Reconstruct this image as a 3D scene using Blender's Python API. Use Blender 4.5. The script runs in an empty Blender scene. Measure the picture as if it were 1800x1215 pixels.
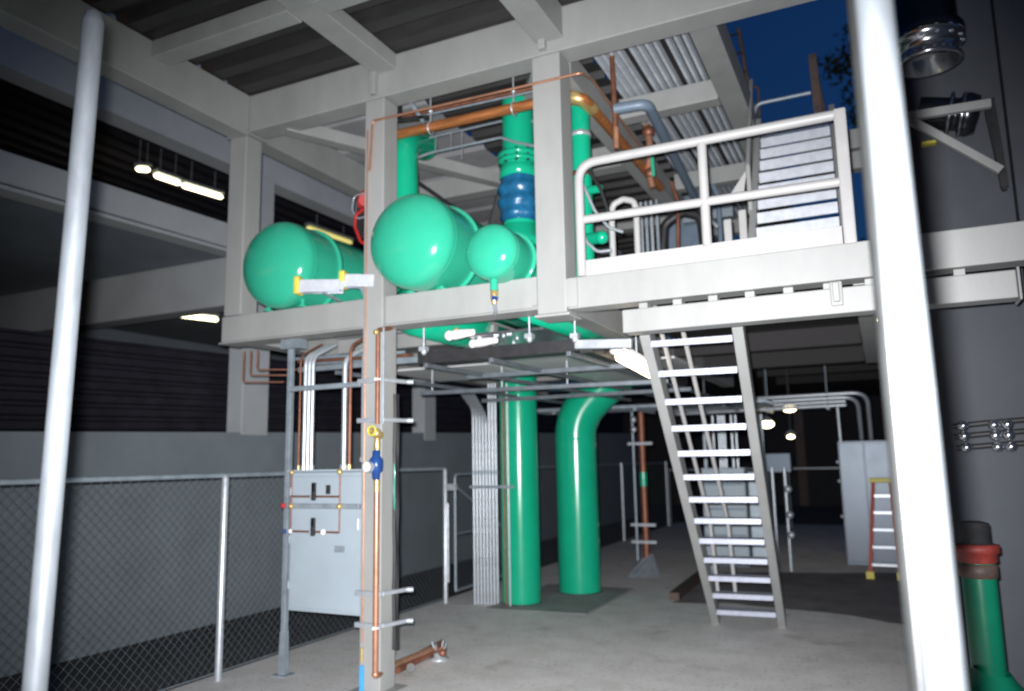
import bpy, bmesh, math, random
from mathutils import Vector, Matrix, noise

random.seed(7)
S = bpy.context.scene
C = S.collection
R = math.radians

# ------------------------------------------------------------ camera, sky, flash, exposure
cam = bpy.data.cameras.new('camera')
cam.lens = 26.96
cam.sensor_width = 36
cam.clip_start = 0.02
cam.clip_end = 900
cam.dof.use_dof = True
cam.dof.focus_distance = 2.9
cam.dof.aperture_fstop = 1.65
camo = bpy.data.objects.new('camera', cam)
C.objects.link(camo)
yaw, pitch, roll = R(-25.37), R(8.61), R(-1.045)
fw = Vector((math.sin(yaw)*math.cos(pitch), math.cos(yaw)*math.cos(pitch), math.sin(pitch)))
rt = Vector((math.cos(yaw), -math.sin(yaw), 0))
up = rt.cross(fw)
r2 = rt*math.cos(roll) + up*math.sin(roll)
u2 = -rt*math.sin(roll) + up*math.cos(roll)
m = Matrix((r2, u2, -fw)).transposed().to_4x4()
m.translation = Vector((0, 0, 1.7))
camo.matrix_world = m
S.camera = camo

world = bpy.data.worlds.new('World')
S.world = world
world.use_nodes = True
wn, wl = world.node_tree.nodes, world.node_tree.links
sky = wn.new('ShaderNodeTexSky')
sky.sky_type = 'NISHITA'
sky.sun_disc = False
sky.sun_elevation = R(0.6)
sky.sun_rotation = R(215)
sky.ozone_density = 4.8
wl.new(sky.outputs[0], wn['Background'].inputs[0])
wn['Background'].inputs[1].default_value = 0.15

fl = bpy.data.lights.new('camera_flash', 'SPOT')
fl.energy = 3600
fl.color = (0.975, 0.975, 1.0)
fl.spot_size = R(89)
fl.spot_blend = 1.0
fl.shadow_soft_size = 0.022
flo = bpy.data.objects.new('camera_flash', fl)
C.objects.link(flo)
fd = (fw + r2*0.05 - u2*0.13).normalized()      # the flash head points a little right and down
fr = fd.cross(u2).normalized()
m2 = Matrix((fr, fr.cross(fd), -fd)).transposed().to_4x4()
m2.translation = Vector((0, 0, 1.7)) - r2*0.04 + u2*0.06 + fw*0.01
flo.matrix_world = m2

S.view_settings.view_transform = 'Standard'
S.view_settings.look = 'None'
S.view_settings.gamma = 1
S.view_settings.use_curve_mapping = False
S.view_settings.exposure = 0.0
S.cycles.use_denoising = True
S.cycles.max_bounces = 8

# ------------------------------------------------------------ materials
MATS = {}
def mat(name, col, rough=0.6, metal=0.0, var=0.18, scale=3.0, bump=0.0, bscale=60.0, stretch=(1, 1, 1), col2=None, coat=0.0, spec=0.5):
    if name in MATS: return MATS[name]
    M = bpy.data.materials.new(name)
    M.use_nodes = True
    n, l = M.node_tree.nodes, M.node_tree.links
    b = n['Principled BSDF']
    b.inputs['Roughness'].default_value = rough
    b.inputs['Metallic'].default_value = metal
    b.inputs['Specular IOR Level'].default_value = spec
    b.inputs['Coat Weight'].default_value = coat
    b.inputs['Coat Roughness'].default_value = 0.08
    tc = n.new('ShaderNodeTexCoord')
    mp = n.new('ShaderNodeMapping')
    mp.inputs['Scale'].default_value = stretch
    l.new(tc.outputs['Object'], mp.inputs[0])
    nz = n.new('ShaderNodeTexNoise')
    nz.inputs['Scale'].default_value = scale
    nz.inputs['Detail'].default_value = 8
    nz.inputs['Roughness'].default_value = 0.65
    l.new(mp.outputs[0], nz.inputs['Vector'])
    rp = n.new('ShaderNodeValToRGB')
    rp.color_ramp.elements[0].position = 0.3
    rp.color_ramp.elements[1].position = 0.7
    c2 = col2 or tuple(min(1, c*(1+var)) for c in col)
    rp.color_ramp.elements[0].color = (*[c*(1-var) for c in col], 1) if not col2 else (*col, 1)
    rp.color_ramp.elements[1].color = (*c2, 1)
    l.new(nz.outputs['Fac'], rp.inputs[0])
    l.new(rp.outputs[0], b.inputs['Base Color'])
    mr = n.new('ShaderNodeMapRange')
    mr.inputs['To Min'].default_value = max(0.02, rough*0.85)
    mr.inputs['To Max'].default_value = min(1, rough*1.15)
    l.new(nz.outputs['Fac'], mr.inputs['Value'])
    l.new(mr.outputs[0], b.inputs['Roughness'])
    if bump:
        n2 = n.new('ShaderNodeTexNoise')
        n2.inputs['Scale'].default_value = bscale
        n2.inputs['Detail'].default_value = 5
        l.new(mp.outputs[0], n2.inputs['Vector'])
        bp = n.new('ShaderNodeBump')
        bp.inputs['Strength'].default_value = bump
        bp.inputs['Distance'].default_value = 0.01
        l.new(n2.outputs['Fac'], bp.inputs['Height'])
        l.new(bp.outputs[0], b.inputs['Normal'])
    MATS[name] = M
    return M

def glow(name, col, strength):
    M = bpy.data.materials.new(name)
    M.use_nodes = True
    b = M.node_tree.nodes['Principled BSDF']
    b.inputs['Base Color'].default_value = (*col, 1)
    b.inputs['Emission Color'].default_value = (*col, 1)
    b.inputs['Emission Strength'].default_value = strength
    return M

STEEL = mat('grey_steel_paint', (0.292, 0.296, 0.288), 0.5, 0, 0.11, 2.5, 0.06, 90, stretch=(1, 1, 0.35))
DECK_DARK = mat('dark_deck_metal', (0.05, 0.048, 0.047), 0.42, 0.4, 0.25, 3, stretch=(0.6, 2, 2))
DECK_WHITE = mat('white_painted_sheet', (0.62, 0.62, 0.62), 0.5, 0, 0.08, 3)
DECK_GREY = mat('painted_deck', (0.30, 0.30, 0.31), 0.6, 0, 0.15, 2)
GALV = mat('galvanized_steel', (0.52, 0.56, 0.60), 0.38, 0.55, 0.15, 14, 0.03, 50)
DARKPOST = mat('dark_gate_zinc', (0.007, 0.0075, 0.0075), 0.7, 0, 0.2, 16, spec=0.15)
STRUT = mat('dark_zinc_strut', (0.14, 0.16, 0.18), 0.5, 0.4, 0.25, 10)
POST_L = mat('grey_post_zinc', (0.13, 0.145, 0.16), 0.5, 0.2, 0.22, 16, 0.04, 60, stretch=(1, 1, 0.3))
POST = mat('weathered_post_zinc', (0.075, 0.084, 0.092), 0.55, 0.1, 0.3, 16, 0.04, 60, stretch=(1, 1, 0.3))
MESHW = mat('dull_fence_wire', (0.09, 0.105, 0.115), 0.55, 0.3, 0.2, 10)
GALV_DULL = mat('weathered_galvanized', (0.30, 0.35, 0.39), 0.5, 0.45, 0.2, 10)
DECK_GALV = mat('galvanized_roof_deck', (0.72, 0.77, 0.82), 0.36, 0.3, 0.2, 30)
RAIL = mat('pale_rail_paint', (0.39, 0.385, 0.38), 0.45, 0, 0.06, 6)
ALU = mat('aluminium_tread', (0.34, 0.36, 0.43), 0.42, 0.2, 0.12, 18)
ALU_B = mat('bright_aluminium', (0.56, 0.59, 0.64), 0.4, 0.2, 0.12, 18)
GREEN_D = mat('falloff_green_paint', (0.004, 0.13, 0.07), 0.3, 0, 0.1, 4)  # green deepened to paint in the flash falloff on the right-hand pipe
RED_D = mat('falloff_red_paint', (0.16, 0.02, 0.015), 0.6, 0, 0.4, 14)  # red darkened the same way, flash falloff put into the flange colour
GREEN = mat('green_gloss_paint', (0.032, 0.375, 0.235), 0.13, 0, 0.06, 3, 0.006, 14, coat=0.0)
GREEN_P = mat('green_pipe_paint', (0.007, 0.36, 0.20), 0.2, 0, 0.08, 3, 0.01, 12, coat=0.1)
COPPER = mat('new_copper', (0.50, 0.25, 0.16), 0.4, 0.6, 0.2, 9)
COPPER_D = mat('aged_copper', (0.24, 0.10, 0.06), 0.5, 0.5, 0.35, 12)
ORANGE = mat('bare_copper_main', (0.42, 0.16, 0.055), 0.42, 0.45, 0.4, 10, stretch=(0.4, 3, 3))
BRASS = mat('brass', (0.58, 0.42, 0.17), 0.36, 0.6, 0.15, 20)
BLACK = mat('black_rubber', (0.02, 0.02, 0.022), 0.5, 0, 0.3, 12)
BLUE = mat('blue_enamel', (0.012, 0.05, 0.19), 0.3, 0, 0.1, 10)
BLUEWRAP = mat('blue_plastic_wrap', (0.010, 0.10, 0.21), 0.3, 0, 0.35, 9, 0.7, 16)
BLUETAPE = mat('blue_tape', (0.06, 0.33, 0.62), 0.5, 0, 0.1, 12)
BLUEGREY = mat('blue_grey_pipe', (0.15, 0.20, 0.26), 0.45, 0.1, 0.12, 6)
RED = mat('red_enamel', (0.40, 0.015, 0.015), 0.6, 0, 0.12, 10)
YELLOW = mat('yellow_plastic', (0.58, 0.50, 0.07), 0.5, 0, 0.1, 8)
WHITE = mat('white_plastic', (0.78, 0.76, 0.74), 0.4, 0, 0.05, 8)
PANEL = mat('pale_blue_grey_enamel', (0.31, 0.365, 0.405), 0.42, 0, 0.05, 4, 0.02, 40)
CAB = mat('silver_cabinet_paint', (0.10, 0.12, 0.145), 0.38, 0.45, 0.1, 3)
WALL = mat('garden_concrete_wall', (0.17, 0.20, 0.22), 0.85, 0, 0.12, 1.6, 0.15, 40)
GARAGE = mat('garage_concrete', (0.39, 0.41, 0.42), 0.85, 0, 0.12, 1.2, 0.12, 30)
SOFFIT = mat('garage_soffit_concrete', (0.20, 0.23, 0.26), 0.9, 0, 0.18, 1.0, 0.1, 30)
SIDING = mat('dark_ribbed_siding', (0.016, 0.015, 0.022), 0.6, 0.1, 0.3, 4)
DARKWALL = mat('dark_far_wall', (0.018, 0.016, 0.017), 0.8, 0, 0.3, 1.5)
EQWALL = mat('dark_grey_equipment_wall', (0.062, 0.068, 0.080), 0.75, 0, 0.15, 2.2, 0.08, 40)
CHROME = mat('polished_duct', (0.50, 0.52, 0.55), 0.2, 0.95, 0.15, 6)
DARKCHROME = mat('dark_polished_duct', (0.09, 0.09, 0.10), 0.22, 0.9, 0.2, 6)
LADDER_O = mat('orange_fibreglass', (0.34, 0.045, 0.025), 0.5, 0, 0.15, 8)
BARK = mat('bark', (0.05, 0.04, 0.03), 0.9)
LEAF = mat('night_leaves', (0.04, 0.06, 0.03), 0.7, 0, 0.4, 3)
RUST = mat('dark_rusty_steel', (0.09, 0.06, 0.05), 0.6, 0.3, 0.4, 10)
LAMP = glow('fluorescent_tube', (1.0, 0.87, 0.55), 6.0)
LAMP_DIM = glow('yellow_fluorescent_tube', (0.9, 0.78, 0.25), 0.8)
LAMP_W = glow('warm_bulb', (1.0, 0.85, 0.55), 7.0)
LAMP_TUBE = glow('white_lens', (1.0, 0.86, 0.62), 6.0)

def floor_mat():
    M = bpy.data.materials.new('concrete_floor')
    M.use_nodes = True
    n, l = M.node_tree.nodes, M.node_tree.links
    b = n['Principled BSDF']
    tc = n.new('ShaderNodeTexCoord')
    def nz(s, d=8, r=0.6):
        x = n.new('ShaderNodeTexNoise'); x.inputs['Scale'].default_value = s
        x.inputs['Detail'].default_value = d; x.inputs['Roughness'].default_value = r
        l.new(tc.outputs['Object'], x.inputs['Vector']); return x
    a, c, f = nz(0.55), nz(3.2), nz(70, 3)
    r1 = n.new('ShaderNodeValToRGB')
    r1.color_ramp.elements[0].position = 0.32; r1.color_ramp.elements[0].color = (0.60, 0.59, 0.58, 1)
    r1.color_ramp.elements[1].position = 0.68; r1.color_ramp.elements[1].color = (0.72, 0.70, 0.68, 1)
    l.new(a.outputs['Fac'], r1.inputs[0])
    r2 = n.new('ShaderNodeValToRGB')
    r2.color_ramp.elements[0].position = 0.36; r2.color_ramp.elements[0].color = (0.86, 0.85, 0.84, 1)
    r2.color_ramp.elements[1].position = 0.6; r2.color_ramp.elements[1].color = (1, 1, 1, 1)
    l.new(c.outputs['Fac'], r2.inputs[0])
    mx = n.new('ShaderNodeMix'); mx.data_type = 'RGBA'; mx.blend_type = 'MULTIPLY'
    mx.inputs['Factor'].default_value = 1
    l.new(r1.outputs[0], mx.inputs[6]); l.new(r2.outputs[0], mx.inputs[7])
    st_ = nz(1.7, 4, 0.5)                        # oil and rust stains
    r3 = n.new('ShaderNodeValToRGB')
    r3.color_ramp.elements[0].position = 0.62; r3.color_ramp.elements[0].color = (1, 1, 1, 1)
    r3.color_ramp.elements[1].position = 0.74; r3.color_ramp.elements[1].color = (0.68, 0.64, 0.60, 1)
    l.new(st_.outputs['Fac'], r3.inputs[0])
    sp_ = nz(26, 2, 0.5)                         # grit
    r4 = n.new('ShaderNodeValToRGB')
    r4.color_ramp.elements[0].position = 0.30; r4.color_ramp.elements[0].color = (0.72, 0.70, 0.68, 1)
    r4.color_ramp.elements[1].position = 0.42; r4.color_ramp.elements[1].color = (1, 1, 1, 1)
    l.new(sp_.outputs['Fac'], r4.inputs[0])
    m3 = n.new('ShaderNodeMix'); m3.data_type = 'RGBA'; m3.blend_type = 'MULTIPLY'; m3.inputs['Factor'].default_value = 1
    m4 = n.new('ShaderNodeMix'); m4.data_type = 'RGBA'; m4.blend_type = 'MULTIPLY'; m4.inputs['Factor'].default_value = 1
    l.new(mx.outputs[2], m3.inputs[6]); l.new(r3.outputs[0], m3.inputs[7])
    l.new(m3.outputs[2], m4.inputs[6]); l.new(r4.outputs[0], m4.inputs[7])
    l.new(m4.outputs[2], b.inputs['Base Color'])
    b.inputs['Roughness'].default_value = 0.75
    bp = n.new('ShaderNodeBump'); bp.inputs['Strength'].default_value = 0.25; bp.inputs['Distance'].default_value = 0.01
    l.new(f.outputs['Fac'], bp.inputs['Height']); l.new(bp.outputs[0], b.inputs['Normal'])
    return M
FLOOR = floor_mat()
ASPHALT = mat('dark_asphalt', (0.035, 0.034, 0.038), 0.9, 0, 0.25, 2, 0.3, 90)
PATCH = mat('dark_patch_concrete', (0.15, 0.14, 0.14), 0.8, 0, 0.3, 2.5, 0.2, 60)  # darker tone for the ragged sheet laid over the floor
PAD = mat('stained_concrete_pad', (0.24, 0.25, 0.245), 0.8, 0, 0.2, 4, 0.2, 50)

# ------------------------------------------------------------ mesh helpers
def frame(d):
    d = d.normalized()
    a = Vector((0, 0, 1)) if abs(d.z) < 0.9 else Vector((1, 0, 0))
    x = d.cross(a).normalized()
    return x, x.cross(d).normalized()

class MB:
    def __init__(s): s.v = []; s.f = []; s.sm = []
    def add(s, vs, fs, sm=False):
        o = len(s.v); s.v += [Vector(p) for p in vs]
        for f in fs: s.f.append([i+o for i in f]); s.sm.append(sm)
        return s
    def hexa(s, P, bev=0.0):           # P: 8 corners, bottom loop then top loop
        if bev <= 0:
            return s.add(P, [(3, 2, 1, 0), (4, 5, 6, 7), (0, 1, 5, 4), (1, 2, 6, 5), (2, 3, 7, 6), (3, 0, 4, 7)])
        bm = bmesh.new()
        vs = [bm.verts.new(p) for p in P]
        for q in [(3, 2, 1, 0), (4, 5, 6, 7), (0, 1, 5, 4), (1, 2, 6, 5), (2, 3, 7, 6), (3, 0, 4, 7)]:
            bm.faces.new([vs[i] for i in q])
        bmesh.ops.bevel(bm, geom=bm.edges[:], offset=bev, segments=2, affect='EDGES', profile=0.5)
        bm.verts.index_update()
        s.add([v.co.copy() for v in bm.verts], [[v.index for v in f.verts] for f in bm.faces])
        bm.free(); return s
    def box(s, x0, x1, y0, y1, z0, z1, bev=0.0):
        return s.hexa([(x0, y0, z0), (x1, y0, z0), (x1, y1, z0), (x0, y1, z0), (x0, y0, z1), (x1, y0, z1), (x1, y1, z1), (x0, y1, z1)], bev)
    def bar(s, p, q, w, h, upv=(0, 0, 1), bev=0.0):   # rectangular bar, w sideways, h along up
        p, q = Vector(p), Vector(q); d = (q-p).normalized(); u = Vector(upv)
        x = d.cross(u).normalized(); u = x.cross(d).normalized()
        c = []
        for e in (p, q):
            c.append([e+x*(-w/2)+u*(-h/2), e+x*(w/2)+u*(-h/2), e+x*(w/2)+u*(h/2), e+x*(-w/2)+u*(h/2)])
        return s.hexa(c[0]+c[1], bev)
    def tube(s, pts, r, n=12, cap=True):
        pts = [Vector(p) for p in pts]; m = len(pts)
        rr = r if isinstance(r, (list, tuple)) else [r]*m
        x = None; vs = []; fs = []
        for i, p in enumerate(pts):
            d = (pts[min(i+1, m-1)]-pts[max(i-1, 0)]).normalized()
            if x is None: x, y = frame(d)
            else:
                x = (x-d*x.dot(d)).normalized(); y = d.cross(x)
            y = d.cross(x)
            for k in range(n):
                a = 2*math.pi*k/n; vs.append(p+(x*math.cos(a)+y*math.sin(a))*rr[i])
        for i in range(m-1):
            for k in range(n):
                k2 = (k+1) % n; fs.append((i*n+k, i*n+k2, (i+1)*n+k2, (i+1)*n+k))
        s.add(vs, fs, n > 4)
        if cap:
            s.add(vs[:n], [tuple(reversed(range(n)))]); s.add(vs[-n:], [tuple(range(n))])
        return s
    def lathe(s, o, axis, prof, n=32):   # prof: (radius, distance along axis)
        o = Vector(o); d = Vector(axis).normalized(); x, y = frame(d); y = d.cross(x)
        vs = []; fs = []
        for (r, t) in prof:
            for k in range(n):
                a = 2*math.pi*k/n; vs.append(o+d*t+(x*math.cos(a)+y*math.sin(a))*max(r, 1e-4))
        for i in range(len(prof)-1):
            for k in range(n):
                k2 = (k+1) % n; fs.append((i*n+k, i*n+k2, (i+1)*n+k2, (i+1)*n+k))
        return s.add(vs, fs, True)
    def ball(s, o, r, n=10, sq=(1, 1, 1)):
        o = Vector(o); vs = []; fs = []; k2 = n//2
        for i in range(k2+1):
            a = math.pi*i/k2
            for k in range(n):
                b = 2*math.pi*k/n
                vs.append(o+Vector((math.sin(a)*math.cos(b)*r*sq[0], math.sin(a)*math.sin(b)*r*sq[1], math.cos(a)*r*sq[2])))
        for i in range(k2):
            for k in range(n): fs.append((i*n+k, (i+1)*n+k, (i+1)*n+(k+1) % n, i*n+(k+1) % n))
        return s.add(vs, fs, True)
    def ring(s, o, axis, R0, r, n=28, m=8, a0=0, a1=2*math.pi):
        o = Vector(o); d = Vector(axis).normalized(); x, y = frame(d); y = d.cross(x)
        full = abs(a1-a0-2*math.pi) < 1e-6
        pts = [o+(x*math.cos(a0+(a1-a0)*i/n)+y*math.sin(a0+(a1-a0)*i/n))*R0 for i in range(n+1)]
        return s.tube(pts, r, m, not full)
    def build(s, name, M, parent=None, at=None, kind=None):
        o = root_of(parent) if parent else None
        base = Vector(at) if at is not None else (Vector(o.location) if o else Vector((0, 0, 0)))
        me = bpy.data.meshes.new(name)
        me.from_pydata([tuple(p-base) for p in s.v], [], s.f)
        me.polygons.foreach_set('use_smooth', s.sm)
        me.materials.append(M); me.update()
        bm = bmesh.new(); bm.from_mesh(me)
        bmesh.ops.recalc_face_normals(bm, faces=bm.faces[:]); bm.to_mesh(me); bm.free()
        ob = bpy.data.objects.new(name, me); C.objects.link(ob)
        if parent:
            ob.parent = parent
            if at is not None: ob.location = base-(Vector(o.location))
        elif at is not None: ob.location = base
        if kind: ob['kind'] = kind
        return ob

def root_of(o):
    while o.parent: o = o.parent
    return o

def fillet(pts, rad, n=6):
    pts = [Vector(p) for p in pts]; out = [pts[0]]
    for i in range(1, len(pts)-1):
        a, b, c = pts[i-1], pts[i], pts[i+1]
        d1, d2 = (a-b).normalized(), (c-b).normalized()
        ang = d1.angle(d2)
        if ang > 3.1: out.append(b); continue
        t = min(rad/math.tan(ang/2), (a-b).length*0.48, (c-b).length*0.48)
        for k in range(n+1):
            u = k/n
            out.append((b+d1*t)*(1-u)**2+b*2*u*(1-u)+(b+d2*t)*u*u)
    out.append(pts[-1]); return out

def tag(o, label, cat, group=None):
    o['label'] = label; o['category'] = cat
    if group: o['group'] = group
    return o
def thing(name, label, cat, loc, group=None):
    o = bpy.data.objects.new(name, None); C.objects.link(o)
    o.location = loc; o.empty_display_size = 0.2
    return tag(o, label, cat, group)
def copy_tree(o, parent=None):
    c = o.copy(); C.objects.link(c)
    if parent: c.parent = parent
    for ch in list(o.children): copy_tree(ch, c)
    return c
def place(ob_mesh_src, parent, loc):    # another piece sharing the same mesh
    c = ob_mesh_src.copy(); C.objects.link(c); c.parent = parent; c.location = loc; return c
def struct(b, name, M):
    return b.build(name, M, kind='structure')

# ------------------------------------------------------------ ground
b = MB(); b.add([(-150, -40, -0.06), (150, -40, -0.06), (150, 260, -0.06), (-150, 260, -0.06)], [(0, 1, 2, 3)])
struct(b, 'ground', ASPHALT)
b = MB(); b.box(-5.12, 9, -4, 21, -0.2, 0.0)
struct(b, 'concrete_floor', FLOOR)
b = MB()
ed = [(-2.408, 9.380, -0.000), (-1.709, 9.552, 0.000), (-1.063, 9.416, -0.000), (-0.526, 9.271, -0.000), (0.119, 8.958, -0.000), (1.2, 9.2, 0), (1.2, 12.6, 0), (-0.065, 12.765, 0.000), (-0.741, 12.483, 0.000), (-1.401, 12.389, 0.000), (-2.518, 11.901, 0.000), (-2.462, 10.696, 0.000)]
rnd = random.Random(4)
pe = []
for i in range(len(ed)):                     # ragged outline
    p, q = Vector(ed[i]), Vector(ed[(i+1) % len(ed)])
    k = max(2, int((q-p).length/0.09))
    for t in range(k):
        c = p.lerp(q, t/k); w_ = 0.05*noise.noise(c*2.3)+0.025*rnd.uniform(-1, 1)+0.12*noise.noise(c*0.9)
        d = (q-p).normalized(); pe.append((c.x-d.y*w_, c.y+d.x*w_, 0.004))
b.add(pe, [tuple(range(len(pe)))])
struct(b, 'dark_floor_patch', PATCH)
b = MB(); b.hexa([(-4.35, 8.25, 0.0), (-3.1, 8.35, 0.0), (-3.1, 10.2, 0.0), (-4.35, 10.2, 0.0), (-4.33, 8.27, 0.012), (-3.12, 8.37, 0.012), (-3.12, 10.18, 0.012), (-4.33, 10.18, 0.012)])
struct(b, 'pipe_pad', PAD)

# ------------------------------------------------------------ low concrete wall and parking garage on the left
w = thing('retaining_wall', 'long low grey concrete wall behind the chain link fence on the left', 'wall', (-7.15, 9, 0))
def ramp(y): return 0.024*(y-5.3)
b = MB()
def sbox(b, x0, x1, y0, y1, z0, z1):    # box whose top and bottom follow the ramp
    return b.hexa([(x0, y0, z0+ramp(y0)), (x1, y0, z0+ramp(y0)), (x1, y1, z0+ramp(y1)), (x0, y1, z0+ramp(y1)), (x0, y0, z1+ramp(y0)), (x1, y0, z1+ramp(y0)), (x1, y1, z1+ramp(y1)), (x0, y1, z1+ramp(y1))])
b.hexa([(-7.3, -2, -0.2), (-7.0, -2, -0.2), (-7.0, 24, -0.2), (-7.3, 24, -0.2), (-7.3, -2, 2.07+ramp(-2)), (-7.0, -2, 2.07+ramp(-2)), (-7.0, 24, 2.07+ramp(24)), (-7.3, 24, 2.07+ramp(24))])
b.build('wall', WALL, w)

g = thing('parking_garage', 'open concrete parking garage with dark ribbed decks left of the tanks', 'parking garage', (-9, 8, -0.06))
b = MB()
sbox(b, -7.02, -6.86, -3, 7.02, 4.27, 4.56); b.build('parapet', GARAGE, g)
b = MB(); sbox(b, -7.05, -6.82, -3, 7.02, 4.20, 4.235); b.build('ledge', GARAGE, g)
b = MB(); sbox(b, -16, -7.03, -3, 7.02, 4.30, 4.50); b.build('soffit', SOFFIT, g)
b = MB(); b.box(-17, -6.95, -3, 24, 5.47, 6.4); 
b = MB(); b.hexa([(-7.25, -3, 5.33), (-6.98, -3, 5.33), (-6.98, 24, 5.52), (-7.25, 24, 5.52), (-7.25, -3, 6.7), (-6.98, -3, 6.7), (-6.98, 24, 6.7), (-7.25, 24, 6.7)]); b.build('fascia', GARAGE, g)
def ribbed(b, x0, x1, y0, y1, z, pitch, depth, along='Y', up=1):
    # trapezoid corrugation; ribs run along the given axis, underside at z
    prof = []; t = 0; L = (x1-x0) if along == 'Y' else (y1-y0)
    while t < L:
        for (a, h) in ((0, 0), (0.42, 0), (0.52, 1), (0.90, 1)):
            if t+a*pitch < L: prof.append((t+a*pitch, h*depth))
        t += pitch
    prof.append((L, 0)); vs = []; n = len(prof)
    for (a, h) in prof:
        for e in (0, 1):
            vs.append((x0+a, (y0, y1)[e], z+h*up) if along == 'Y' else ((x0, x1)[e], y0+a, z+h*up))
    b.add(vs, [(2*i, 2*i+1, 2*i+3, 2*i+2) for i in range(n-1)])
    return b
b = MB(); ribbed(b, -17, -7.26, -3, 24, 6.25, 0.32, 0.1, 'Y'); b.build('ceiling_deck', SIDING, g)
# dark ribbed siding, vertical plane with ribs along Y
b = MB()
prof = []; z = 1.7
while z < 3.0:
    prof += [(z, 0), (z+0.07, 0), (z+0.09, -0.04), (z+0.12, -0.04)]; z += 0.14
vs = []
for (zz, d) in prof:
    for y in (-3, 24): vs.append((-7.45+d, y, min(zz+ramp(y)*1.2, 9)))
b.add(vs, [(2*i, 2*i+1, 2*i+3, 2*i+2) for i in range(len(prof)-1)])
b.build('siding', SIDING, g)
b = MB(); b.box(-16.2, -7.08, 7.1, 7.4, 3.74, 4.42); b.build('cross_beam', GARAGE, g)
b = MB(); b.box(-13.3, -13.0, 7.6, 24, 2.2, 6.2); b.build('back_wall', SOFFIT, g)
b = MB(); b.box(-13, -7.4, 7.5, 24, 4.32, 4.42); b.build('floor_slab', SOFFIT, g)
b = MB(); b.box(-16.6, -16.3, -3, 7.3, -0.06, 6.2); b.build('end_wall', DARKWALL, g)
for (y0, y1) in ((7.03, 7.48), (11.2, 11.58), (15.4, 15.8)):
    b = MB(); b.box(-7.24, -6.99, y0, y1, 2.08, 5.6, 0.012); b.build('column', GARAGE, g)
def tube_light(pts, M, label, name='ceiling_light', r=0.035, group='fluorescent tubes in the garage'):
    p, q = Vector(pts[0]), Vector(pts[1])
    t = thing(name, label, 'light', (p+q)/2+Vector((0, 0, 0.1)), group)
    d = (q-p).normalized()
    b = MB(); b.tube([p, p+d*0.03, q-d*0.03, q], [r*0.6, r, r, r*0.6], 10); b.build('tube', M, t)
    b = MB(); b.bar(p+Vector((0, 0, r+0.03)), q+Vector((0, 0, r+0.03)), 0.12, 0.045); b.build('housing', GALV_DULL, t)
    for e in (0.2, 0.8):
        h = p.lerp(q, e)
        b = MB(); b.tube([h+Vector((0, 0, r+0.05)), (h.x, h.y, 6.25 if h.z > 5 else 4.32)], 0.006, 6); b.build('hanger', GALV_DULL, t)
for (a, c, M, lab) in (
    ((-9.000, 6.941, 5.805), (-9.000, 7.141, 5.858), LAMP, 'short leftmost glowing tube in the upper garage opening'),
    ((-9.000, 7.238, 5.816), (-9.000, 7.672, 5.832), LAMP, 'middle glowing tube of the row in the upper garage opening'),
    ((-9.000, 7.724, 5.823), (-9.000, 8.476, 5.874), LAMP, 'long glowing tube nearest the steel column in the upper garage opening'),
    ((-9.000, 10.470, 5.932), (-9.000, 11.762, 5.976), LAMP_DIM, 'dim yellow tube in the garage seen above the left green tank'),
    ((-9.000, 7.704, 3.878), (-9.000, 8.483, 3.928), LAMP, 'single glowing tube in the lower garage opening under the cross beam')):
    tube_light((a, c), M, lab)

# ------------------------------------------------------------ dark far buildings and the yard's far side
fb = thing('far_building', 'dark building across the back of the yard under the platform', 'building', (-8, 30, -0.06))
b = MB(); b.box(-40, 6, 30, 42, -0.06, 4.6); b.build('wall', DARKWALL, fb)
for i in range(10):
    b = MB(); b.box(-38+i*4.4, -37.7+i*4.4, 29.94, 29.998, -0.06, 4.6); b.build('pilaster', RUST, fb)

# ------------------------------------------------------------ right equipment wall
e = thing('equipment_building', 'dark grey blank building wall on the far right behind the steel beams', 'building', (2.5, 7.5, 0))
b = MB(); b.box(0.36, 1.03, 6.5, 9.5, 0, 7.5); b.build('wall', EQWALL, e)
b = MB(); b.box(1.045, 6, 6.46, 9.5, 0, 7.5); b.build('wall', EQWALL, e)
b = MB(); b.bar((0.918, 6.440, 4.233), (0.970, 6.440, 3.602), 0.03, 0.05, (0, 1, 0)); b.build('seam', BLACK, e)

# ------------------------------------------------------------ main steel frame
F = thing('tank_platform', 'grey painted steel platform of columns and beams carrying the green tanks', 'platform', (-3.57, 5.1, 0))
BV = 0.008
def part(name, x0, x1, y0, y1, z0, z1, M=STEEL, bev=BV, par=F):
    b = MB(); b.box(x0, x1, y0, y1, z0, z1, bev); return b.build(name, M, par)
part('column', -5.23, -5.03, 5.0, 5.2, 3.035, 4.715)
part('column', -3.68, -3.49, 4.97, 5.17, 0.02, 4.715)
part('column', -2.15, -1.925, 4.97, 5.19, 2.74, 4.715)
part('base_plate', -3.76, -3.41, 4.89, 5.25, 0.0, 0.02)
part('cap_plate', -5.27, -4.99, 4.985, 5.24, 4.718, 4.734)
part('cap_plate', -2.17, -1.90, 4.955, 5.21, 2.715, 2.737)
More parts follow.
